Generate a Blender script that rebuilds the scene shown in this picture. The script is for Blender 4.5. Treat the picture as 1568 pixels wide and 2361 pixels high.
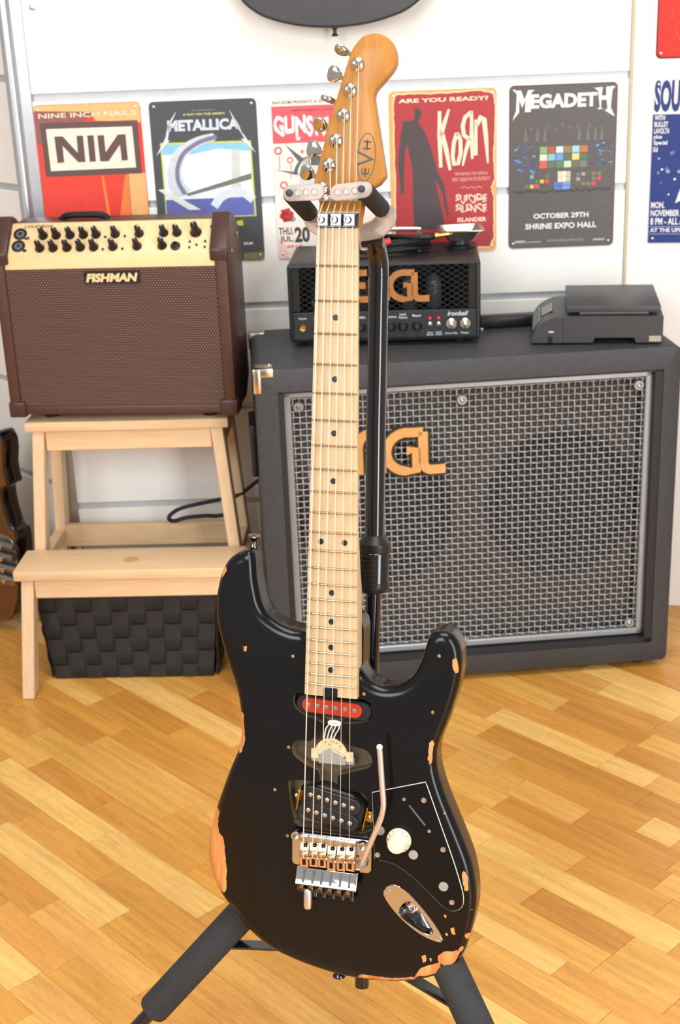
import bpy, bmesh, random
from math import *
from mathutils import Vector as V, Matrix as MX
from mathutils.geometry import delaunay_2d_cdt
SC = bpy.context.scene
COL = SC.collection
for ob_ in list(bpy.data.objects):
    bpy.data.objects.remove(ob_)
R = radians
# ---------------------------------------------------------------- camera
cd = bpy.data.cameras.new('camera')
cam = bpy.data.objects.new('camera', cd); COL.objects.link(cam)
cd.sensor_fit = 'VERTICAL'; cd.sensor_height = 23.6; cd.sensor_width = 15.67
cd.lens = 3150.4 * 23.6 / 2361
cam.matrix_world = MX.Translation((0, 0, 1.228)) @ MX.Rotation(R(90 - 20.768), 4, 'X') @ MX.Rotation(R(-2.338), 4, 'Z')
cd.clip_start = .05
cd.dof.use_dof = True; cd.dof.focus_distance = 1.50; cd.dof.aperture_fstop = 7.0
SC.camera = cam
# ---------------------------------------------------------------- light
w = bpy.data.worlds.new('world'); SC.world = w; w.use_nodes = True
bg = w.node_tree.nodes['Background']; bg.inputs[0].default_value = (1, .97, .93, 1); bg.inputs[1].default_value = .38
def area(name, loc, target, sx, sy, power, col):
    l = bpy.data.lights.new(name, 'AREA'); l.shape = 'RECTANGLE'; l.size = sx; l.size_y = sy; l.energy = power; l.color = col
    o = bpy.data.objects.new(name, l); COL.objects.link(o); o.location = loc
    o.rotation_euler = (V(target) - V(loc)).to_track_quat('-Z', 'Y').to_euler(); return o
area('shop_window_light', (-1.5, -1.2, 2.1), (0, 2.0, .7), 1.4, 1.5, 50, (.93, .97, 1))
area('shop_door_light', (1.45, -.85, 1.25), (.05, 1.5, .75), .7, 2.3, 46, (.95, .98, 1))
area('ceiling_lamp_light', (.1, 1.0, 3.0), (.1, 1.15, 0), 1.6, 1.2, 36, (1, .95, .87))
SC.view_settings.view_transform = 'Standard'; SC.view_settings.look = 'None'
SC.view_settings.gamma = 1; SC.view_settings.use_curve_mapping = False
SC.view_settings.exposure = 0.42
# ---------------------------------------------------------------- helpers
def lin(c):
    return tuple((x / 255 / 12.92 if x / 255 <= .04045 else ((x / 255 + .055) / 1.055) ** 2.4) for x in c)
MATS = {}
def mat(name, c, rough=.5, metal=0, var=.06, scale=40, bump=0, bscale=300, coat=0, trans=0, ior=1.45, emit=0, spec=.5, stretch=None, dark=None):
    if name in MATS: return MATS[name]
    m = bpy.data.materials.new(name); m.use_nodes = True; nt = m.node_tree; n = nt.nodes; L = nt.links
    b = n['Principled BSDF']; c = lin(c)
    tc = n.new('ShaderNodeTexCoord'); src = tc.outputs['Object']
    if stretch:
        mp = n.new('ShaderNodeMapping'); mp.inputs['Scale'].default_value = stretch; L.new(src, mp.inputs[0]); src = mp.outputs[0]
    nz = n.new('ShaderNodeTexNoise'); nz.inputs['Scale'].default_value = scale; nz.inputs['Detail'].default_value = 4; L.new(src, nz.inputs['Vector'])
    rp = n.new('ShaderNodeValToRGB'); rp.color_ramp.elements[0].position = .3; rp.color_ramp.elements[1].position = .7
    d = lin(dark) if dark else tuple(max(0, x * (1 - var)) for x in c)
    rp.color_ramp.elements[0].color = d + (1,)
    rp.color_ramp.elements[1].color = tuple(min(1, x * (1 + (0 if dark else var))) for x in c) + (1,)
    L.new(nz.outputs['Fac'], rp.inputs[0]); L.new(rp.outputs[0], b.inputs['Base Color'])
    b.inputs['Roughness'].default_value = rough; b.inputs['Metallic'].default_value = metal
    b.inputs['Specular IOR Level'].default_value = spec; b.inputs['IOR'].default_value = ior
    b.inputs['Coat Weight'].default_value = coat; b.inputs['Coat Roughness'].default_value = .12
    b.inputs['Transmission Weight'].default_value = trans
    if emit:
        L.new(rp.outputs[0], b.inputs['Emission Color']); b.inputs['Emission Strength'].default_value = emit
    if bump:
        nb = n.new('ShaderNodeTexNoise'); nb.inputs['Scale'].default_value = bscale; nb.inputs['Detail'].default_value = 3; L.new(tc.outputs['Object'], nb.inputs['Vector'])
        bp = n.new('ShaderNodeBump'); bp.inputs['Strength'].default_value = bump; bp.inputs['Distance'].default_value = .001
        L.new(nb.outputs['Fac'], bp.inputs['Height']); L.new(bp.outputs[0], b.inputs['Normal'])
    MATS[name] = m; return m
def link(name, data, parent=None, loc=(0, 0, 0), rot=(0, 0, 0)):
    o = bpy.data.objects.new(name, data); COL.objects.link(o)
    if parent: o.parent = parent
    o.location = loc; o.rotation_euler = rot
    return o
def tag(o, label, cat, group=None, kind=None):
    o['label'] = label
    if cat: o['category'] = cat
    if group: o['group'] = group
    if kind: o['kind'] = kind
    return o
def thing(name, label, cat, loc=(0, 0, 0), rz=0, group=None):
    o = link(name, None, None, loc, (0, 0, rz)); o.empty_display_size = .05
    return tag(o, label, cat, group)
def struct(o):
    o['kind'] = 'structure'; return o
class MB:
    def __init__(s): s.v = []; s.f = []
    def add(s, vs, fs):
        k = len(s.v); s.v += [tuple(x) for x in vs]; s.f += [tuple(i + k for i in f) for f in fs]; return s
    def box(s, x0, y0, z0, x1, y1, z1, m=None):
        vs = [V((x, y, z)) for z in (z0, z1) for y in (y0, y1) for x in (x0, x1)]
        if m: vs = [m @ q for q in vs]
        return s.add(vs, [(0, 2, 3, 1), (4, 5, 7, 6), (0, 1, 5, 4), (2, 6, 7, 3), (0, 4, 6, 2), (1, 3, 7, 5)])
    def hexa(s, lo, hi):   # two quads (lists of 4 points)
        return s.add(list(lo) + list(hi), [(3, 2, 1, 0), (4, 5, 6, 7), (0, 1, 5, 4), (1, 2, 6, 5), (2, 3, 7, 6), (3, 0, 4, 7)])
    def rings(s, rs, closed=True, cap=True):
        n = len(rs[0]); vs = [p for r in rs for p in r]; fs = []
        for i in range(len(rs) - 1):
            for j in range(n if closed else n - 1):
                a, b = i * n + j, i * n + (j + 1) % n; fs.append((a, b, b + n, a + n))
        if cap and closed: fs += [tuple(range(n))[::-1], tuple(range((len(rs) - 1) * n, len(rs) * n))]
        return s.add(vs, fs)
    def tube(s, pts, r, n=10, cap=True):
        pts = [V(p) for p in pts]; rr = r if isinstance(r, (list, tuple)) else [r] * len(pts); rs = []; up = None
        for i, p in enumerate(pts):
            t = (pts[min(i + 1, len(pts) - 1)] - pts[max(i - 1, 0)]).normalized()
            if up is None:
                up = V((0, 0, 1)) if abs(t.z) < .9 else V((1, 0, 0))
            a = (up - t * up.dot(t)).normalized(); b = t.cross(a); up = a
            rs.append([p + (a * cos(2 * pi * k / n) + b * sin(2 * pi * k / n)) * rr[i] for k in range(n)])
        return s.rings(rs, True, cap)
    def cyl(s, p0, p1, r0, r1=None, n=16): return s.tube([p0, p1], [r0, r0 if r1 is None else r1], n)
    def lathe(s, prof, o=(0, 0, 0), ax=(0, 0, 1), n=20):
        ax = V(ax).normalized(); u = V((1, 0, 0)) if abs(ax.x) < .9 else V((0, 1, 0)); a = (u - ax * u.dot(ax)).normalized(); b = ax.cross(a); o = V(o)
        return s.rings([[o + ax * h + (a * cos(2 * pi * k / n) + b * sin(2 * pi * k / n)) * max(r, 1e-5) for k in range(n)] for r, h in prof])
    def prism(s, pts, z0, z1, m=None):
        n = len(pts); vs = [V((p[0], p[1], z0)) for p in pts] + [V((p[0], p[1], z1)) for p in pts]
        if m: vs = [m @ q for q in vs]
        return s.add(vs, [tuple(range(n))[::-1], tuple(range(n, 2 * n))] + [(j, (j + 1) % n, n + (j + 1) % n, n + j) for j in range(n)])
    def sphere(s, c, r, n=12, sq=(1, 1, 1)):
        c = V(c); return s.rings([[c + V((sq[0] * r * sin(pi * i / n) * cos(2 * pi * k / (2 * n)), sq[1] * r * sin(pi * i / n) * sin(2 * pi * k / (2 * n)), sq[2] * r * cos(pi * i / n))) for k in range(2 * n)] for i in [n - .05] + list(range(n - 1, 0, -1)) + [.05]])
    def mesh(s, name, bevel=0, seg=2, smooth=35):
        me = bpy.data.meshes.new(name); me.from_pydata(s.v, [], s.f)
        bm = bmesh.new(); bm.from_mesh(me); bmesh.ops.recalc_face_normals(bm, faces=bm.faces)
        if bevel:
            es = [e for e in bm.edges if len(e.link_faces) == 2 and e.calc_face_angle(0) > R(30)]
            bmesh.ops.bevel(bm, geom=es, offset=bevel, segments=seg, profile=.5, affect='EDGES', clamp_overlap=True)
        if smooth:
            for f in bm.faces: f.smooth = True
            for e in bm.edges: e.smooth = not (len(e.link_faces) != 2 or e.calc_face_angle(0) > R(smooth))
        bm.to_mesh(me); bm.free(); return me
    def build(s, name, m, parent=None, loc=(0, 0, 0), rot=(0, 0, 0), bevel=0, seg=2, smooth=35):
        me = s.mesh(name, bevel, seg, smooth); me.materials.append(m); return link(name, me, parent, loc, rot)
def box(name, m, parent, x0, y0, z0, x1, y1, z1, bevel=0, seg=2, loc=(0, 0, 0), rot=(0, 0, 0)):
    return MB().box(x0, y0, z0, x1, y1, z1).build(name, m, parent, loc, rot, bevel, seg)
def text(name, s, x0, x1, y0, y1, m, parent, T=None, th=.0003, bold=0, shear=0, warp=None, keep=False):
    """lettering fitted to a rectangle, laid in the local XY plane, then moved by matrix T"""
    cu = bpy.data.curves.new(name, 'FONT'); cu.body = s; cu.size = 1; cu.extrude = .02; cu.offset = bold; cu.shear = shear; cu.resolution_u = 3
    o = bpy.data.objects.new(name, cu); COL.objects.link(o)
    me = bpy.data.meshes.new_from_object(o.evaluated_get(bpy.context.evaluated_depsgraph_get()))
    bpy.data.objects.remove(o); bpy.data.curves.remove(cu)
    xs = [q.co.x for q in me.vertices]; ys = [q.co.y for q in me.vertices]; a, b, c, d = min(xs), max(xs), min(ys), max(ys)
    for q in me.vertices:
        fx = (q.co.x - a) / (b - a); fy = (q.co.y - c) / (d - c)
        if keep: p = V((x0 + (q.co.x - a) * (y1 - y0) / (d - c), y0 + fy * (y1 - y0), 0))
        else: p = V((x0 + fx * (x1 - x0), y0 + fy * (y1 - y0), 0))
        p.z = th if q.co.z > 0 else 0
        if warp: p = warp(p, fx, fy)
        q.co = (T @ p) if T else p
    me.materials.clear(); me.materials.append(m); me.name = name
    return link(name, me, parent)
def catmull(pts, n=6, closed=True):
    out = []; N = len(pts)
    for i in range(N if closed else N - 1):
        p = [V((*pts[j % N][:2], 0)) if closed else V((*pts[min(max(j, 0), N - 1)][:2], 0)) for j in (i - 1, i, i + 1, i + 2)]
        for k in range(n):
            t = k / n
            q = .5 * (2 * p[1] + (p[2] - p[0]) * t + (2 * p[0] - 5 * p[1] + 4 * p[2] - p[3]) * t * t + (3 * p[1] - p[0] - 3 * p[2] + p[3]) * t ** 3)
            out.append((q.x, q.y))
    if not closed: out.append(tuple(pts[-1][:2]))
    return out
def cat3(pts, n=8):
    pts = [V(p) for p in pts]; out = []
    for i in range(len(pts) - 1):
        p = [pts[min(max(j, 0), len(pts) - 1)] for j in (i - 1, i, i + 1, i + 2)]
        for k in range(n):
            t = k / n; out.append(.5 * (2 * p[1] + (p[2] - p[0]) * t + (2 * p[0] - 5 * p[1] + 4 * p[2] - p[3]) * t * t + (3 * p[1] - p[0] - 3 * p[2] + p[3]) * t ** 3))
    return out + [pts[-1]]
def rrect(x0, y0, x1, y1, r, n=5):
    out = []
    for cx, cy, a in ((x1 - r, y1 - r, 0), (x0 + r, y1 - r, 90), (x0 + r, y0 + r, 180), (x1 - r, y0 + r, 270)):
        out += [(cx + r * cos(R(a + 90 * k / n)), cy + r * sin(R(a + 90 * k / n))) for k in range(n + 1)]
    return out
def stroke(pts, w):
    """thick polyline outline; w list or number (half-widths)"""
    w = w if isinstance(w, list) else [w] * len(pts); a = []; b = []
    for i, p in enumerate(pts):
        q0 = V(pts[max(i - 1, 0)]); q1 = V(pts[min(i + 1, len(pts) - 1)]); d = (q1 - q0).normalized(); n_ = V((-d.y, d.x))
        a.append(tuple(V(p) + n_ * w[i])); b.append(tuple(V(p) - n_ * w[i]))
    return a, b
def strokemesh(mb, pts, w, z0, z1):
    a, b = stroke(pts, w)
    for i in range(len(a) - 1): mb.prism([a[i], b[i], b[i + 1], a[i + 1]], z0, z1)
    return mb
# ---------------------------------------------------------------- materials
WHITE = mat('white_laminate', (243, 241, 236), .35, var=.012, scale=3)
ALU = mat('brushed_aluminium', (205, 207, 210), .32, .9, var=.04, scale=60)
GROOVE = mat('groove_channel', (196, 198, 203), .45, .3, var=.04)
CHROME = mat('chrome', (208, 204, 199), .1, 1, var=.03)
NICKEL = mat('satin_nickel', (205, 196, 186), .28, 1, var=.05)
BLACKM = mat('black_metal', (20, 20, 21), .13, 0, var=.1, coat=.5)
BLACKP = mat('black_plastic', (26, 26, 28), .38, var=.1)
FOAM = mat('black_foam', (50, 51, 53), .85, var=.12, scale=60, bump=.35, bscale=900)
RUBBER = mat('rubber', (20, 20, 21), .6, var=.1)
# ---------------------------------------------------------------- floor
fm = bpy.data.materials.new('oak_parquet'); fm.use_nodes = True
nt = fm.node_tree; n = nt.nodes; L = nt.links; b = n['Principled BSDF']
tc = n.new('ShaderNodeTexCoord'); oi = n.new('ShaderNodeObjectInfo')
ad = n.new('ShaderNodeVectorMath'); ad.operation = 'ADD'; L.new(tc.outputs['Object'], ad.inputs[0])
cb = n.new('ShaderNodeCombineXYZ'); mm = n.new('ShaderNodeMath'); mm.operation = 'MULTIPLY'; mm.inputs[1].default_value = 9
L.new(oi.outputs['Random'], mm.inputs[0]); L.new(mm.outputs[0], cb.inputs[0]); L.new(mm.outputs[0], cb.inputs[1]); L.new(cb.outputs[0], ad.inputs[1])
mp = n.new('ShaderNodeMapping'); mp.inputs['Scale'].default_value = (3.2, 42, 1); L.new(ad.outputs[0], mp.inputs[0])
nz = n.new('ShaderNodeTexNoise'); nz.inputs['Scale'].default_value = 2.0; nz.inputs['Detail'].default_value = 5; nz.inputs['Distortion'].default_value = .7; L.new(mp.outputs[0], nz.inputs['Vector'])
mp2 = n.new('ShaderNodeMapping'); mp2.inputs['Scale'].default_value = (22, 420, 1); L.new(ad.outputs[0], mp2.inputs[0])
nz2 = n.new('ShaderNodeTexNoise'); nz2.inputs['Scale'].default_value = 2.5; nz2.inputs['Detail'].default_value = 2; L.new(mp2.outputs[0], nz2.inputs['Vector'])
rp = n.new('ShaderNodeValToRGB'); rp.color_ramp.elements[0].position = .32; rp.color_ramp.elements[1].position = .68
rp.color_ramp.elements[0].color = (.84, .79, .72, 1); rp.color_ramp.elements[1].color = (1.08, 1.08, 1.08, 1); L.new(nz.outputs['Fac'], rp.inputs[0])
rp2 = n.new('ShaderNodeValToRGB'); rp2.color_ramp.elements[0].position = .28; rp2.color_ramp.elements[1].position = .5
rp2.color_ramp.elements[0].color = (.8, .76, .7, 1); rp2.color_ramp.elements[1].color = (1, 1, 1, 1); L.new(nz2.outputs['Fac'], rp2.inputs[0])
m1 = n.new('ShaderNodeMix'); m1.data_type = 'RGBA'; m1.blend_type = 'MULTIPLY'; m1.inputs[0].default_value = 1; L.new(oi.outputs['Color'], m1.inputs[6]); L.new(rp.outputs[0], m1.inputs[7])
m2 = n.new('ShaderNodeMix'); m2.data_type = 'RGBA'; m2.blend_type = 'MULTIPLY'; m2.inputs[0].default_value = 1; L.new(m1.outputs[2], m2.inputs[6]); L.new(rp2.outputs[0], m2.inputs[7])
L.new(m2.outputs[2], b.inputs['Base Color']); b.inputs['Roughness'].default_value = .36; b.inputs['Coat Weight'].default_value = .25; b.inputs['Coat Roughness'].default_value = .25
OAK = fm
SUB = mat('parquet_joint', (150, 100, 48), .6)
floor = struct(box('floor', SUB, None, -2.7, -.7, -.03, 2.1, 4.3, -.004))
A47 = R(-47); U2 = V((cos(A47), sin(A47))); V2 = V((-sin(A47), cos(A47)))
VB = [.7763 - .0527 * k for k in range(56, 0, -1)] + [.7763, .830, .886, .940, .993, 1.043, 1.100, 1.153, 1.191, 1.2295, 1.2803, 1.3332, 1.386, 1.439, 1.4898, 1.5428, 1.596, 1.654, 1.705] + [1.705 + .053 * k for k in range(1, 50)]
TONE = {'P': (238, 191, 111), 'L': (226, 170, 86), 'M': (215, 154, 70), 'D': (203, 141, 61)}
SEGS = [(-1.877, -1.617, 0.9819, 'P'), (-1.882, -1.69, 1.0165, 'D'), (-1.614, -1.343, 0.9766, 'P'), (-1.85, -1.587, 0.9453, 'D'), (-1.763, -1.429, 0.8652, 'P'), (-1.677, -1.528, 0.8101, 'D'), (-1.528, -1.274, 0.8057, 'L'), (-1.578, -1.398, 0.7621, 'M'), (-1.527, -1.398, 0.732, 'P'), (-1.398, -1.237, 0.7549, 'M'), (-1.525, -1.285, 0.921, 'M'), (-1.427, -1.25, 0.8686, 'M'), (-1.976, -1.585, 1.0793, 'L'), (-2.089, -1.874, 1.1112, 'D'), (-1.874, -1.544, 1.1238, 'L'), (-2.136, -1.993, 1.2088, 'P'), (-1.993, -1.792, 1.2554, 'D'), (-1.686, -1.441, 1.0171, 'M'), (-1.937, -1.885, 0.9831, 'P'), (-1.414, -1.168, 1.6609, 'P'), (-1.162, -1.076, 1.6809, 'P'), (-1.392, -1.172, 1.7123, 'M'), (-1.343, -1.162, 1.7859, 'D'), (-1.324, -1.164, 1.8978, 'P'), (-1.386, -1.059, 1.6142, 'D'), (-1.421, -1.294, 1.5593, 'L'), (-1.294, -1.016, 1.5707, 'M'), (-1.016, -0.952, 1.5705, 'P'), (-1.375, -1.231, 1.5042, 'L'), (-1.231, -1.099, 1.5148, 'L'), (-1.098, -0.925, 1.5239, 'D'), (-1.219, -0.914, 1.463, 'D'), (-1.234, -1.03, 1.4119, 'L'), (-1.03, -0.878, 1.4211, 'M'), (-1.166, -0.818, 1.3392, 'P'), (-1.03, -0.87, 1.2803, 'D'), (-0.87, -0.757, 1.2614, 'L'), (-1.022, -0.806, 1.1762, 'L')]
def plankmesh(lx, wy):
    g = .0003
    return MB().box(-lx / 2 + g, -wy / 2 + g * .5, -.006, lx / 2 - g, wy / 2 - g * .5, 0).mesh('plank', .0003, 1, 0)
rng = random.Random(5); count = 0; rest = MB(); PM = {}
rows = {}
for (u0, u1, vm, t) in SEGS:
    for i in range(len(VB) - 1):
        if VB[i] <= vm < VB[i + 1]: rows.setdefault(i, []).append((min(u0, u1), max(u0, u1), t))
cand = []
for i in range(len(VB) - 1):
    v0, v1 = VB[i], VB[i + 1]; fixed = sorted(rows.get(i, [])); u = -5.0 + rng.random() * .3; last = None
    while u < 2.2:
        nx = [f for f in fixed if f[0] >= u - .02]
        if nx and nx[0][0] <= u + .06:
            u = max(u, u); e = nx[0][1]; t = nx[0][2]; fixed.remove(nx[0])
        else:
            e = u + rng.choice((.27, .33, .4, .46, .52)) * (.9 + rng.random() * .2); t = rng.choice('LMMMMLDMLP')
            if nx and e > nx[0][0] - .08: e = nx[0][0]
        if e - u < .03: u = e; continue
        cx, cy = (U2 * ((u + e) / 2) + V2 * ((v0 + v1) / 2))
        if -2.6 < cx < 2.0 and -.6 < cy < 4.2:
            vis = (1.30 < cy < 2.75) and abs(cx + .03) < .36 + .32 * (cy - 1.2)
            cand.append((0 if vis else 1, abs(cy - 1.7), u, e, v0, v1, cx, cy, t))
        u = e
cand.sort(key=lambda c: c[:2])
for _, _, u, e, v0, v1, cx, cy, t in cand:
    if count < 290:
        key = (round((e - u) / .02), round((v1 - v0), 4)); lx = e - u
        me = plankmesh(lx, v1 - v0); me.materials.append(OAK)
        o = link('plank', me, floor, (cx, cy, 0), (0, 0, A47)); k = .93 + rng.random() * .14
        c = lin(TONE[t]); o.color = (c[0] * k, c[1] * k * (.98 + rng.random() * .04), c[2] * k * (.93 + rng.random() * .14), 1); count += 1
    else:
        m_ = MX.Translation((cx, cy, 0)) @ MX.Rotation(A47, 4, 'Z'); lx = e - u; wy = v1 - v0
        rest.box(-lx / 2 + .0007, -wy / 2 + .0004, -.006, lx / 2 - .0007, wy / 2 - .0004, 0, m_)
o = rest.build('outer_planks', OAK, floor, smooth=0); o['kind'] = 'stuff'; o.color = lin(TONE['M']) + (1,)
# ---------------------------------------------------------------- walls
PSI = R(-1.16); WO = V((0, 2.643, 0)); WU = V((cos(PSI), sin(PSI), 0))
def slatwall(name, origin, ang, x0, x1, zs, label):
    """panel boards in the local XZ plane, front face at y=0, facing -y"""
    wl = struct(MB().box(x0, .02, 0, x1, .06, 2.5).build(name, WHITE, None, origin, (0, 0, ang))); wl['label'] = label
    zz = [-.005] + zs + [2.5]
    for i in range(len(zz) - 1):
        a = zz[i] + .0065 if i else 0; c = zz[i + 1] - .0065 if i < len(zz) - 2 else 2.5
        if c - a > .01: box('slat_panel', WHITE, wl, x0, 0, a, x1, .019, c, .0012, 1)
    for z in zs:
        box('groove_insert', GROOVE, wl, x0, .0065, z - .0062, x1, .0195, z + .0062)
    return wl
zs = [.0555 + .2025 * k for k in range(0, 12)]
wb = slatwall('wall_back', WO, PSI, -.556, .566, zs, 'white slatted display wall with horizontal aluminium grooves')
HL = WO + WU * -.560
wlf = slatwall('wall_left', HL, R(133 - 180), -2.2, -.004, [.095 + .2015 * k for k in range(0, 12)], 'white slatted wall turning back at the left')
HRt = WO + WU * .571
wr = struct(box('wall_right', WHITE, None, 0, 0, 0, 1.5, .04, 2.5, loc=HRt, rot=(0, 0, R(-12)))); wr['label'] = 'plain white panel wall at the right'
tr = struct(MB().cyl((0, 0, 0), (0, 0, 2.5), .012, n=20).build('trim_1', ALU, None, WO + WU * -.5735 + V((0, -.003, 0)))); tr['label'] = 'round aluminium corner post'
tr = struct(box('trim_2', ALU, None, -.0215, -.004, 0, .0, .004, 2.5, .001, 1, WO + WU * -.5405, (0, 0, PSI))); tr['label'] = 'flat aluminium edge strip beside the round post'
tr = struct(box('trim_3', mat('seam_beige', (196, 186, 160), .5), None, -.003, -.003, 0, .003, .003, 2.5, .001, 1, WO + WU * .5695, (0, 0, PSI))); tr['label'] = 'thin beige seam between the wall panels'
bolt = MB().lathe([(.0105, 0), (.0105, .0012), (.0098, .002), (.006, .002), (.006, .004), (.0045, .0065), (.002, .0075)], (-.5208, 0, 1.2256), (0, -1, 0)).build('fixing_bolt', ALU, wb)
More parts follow.
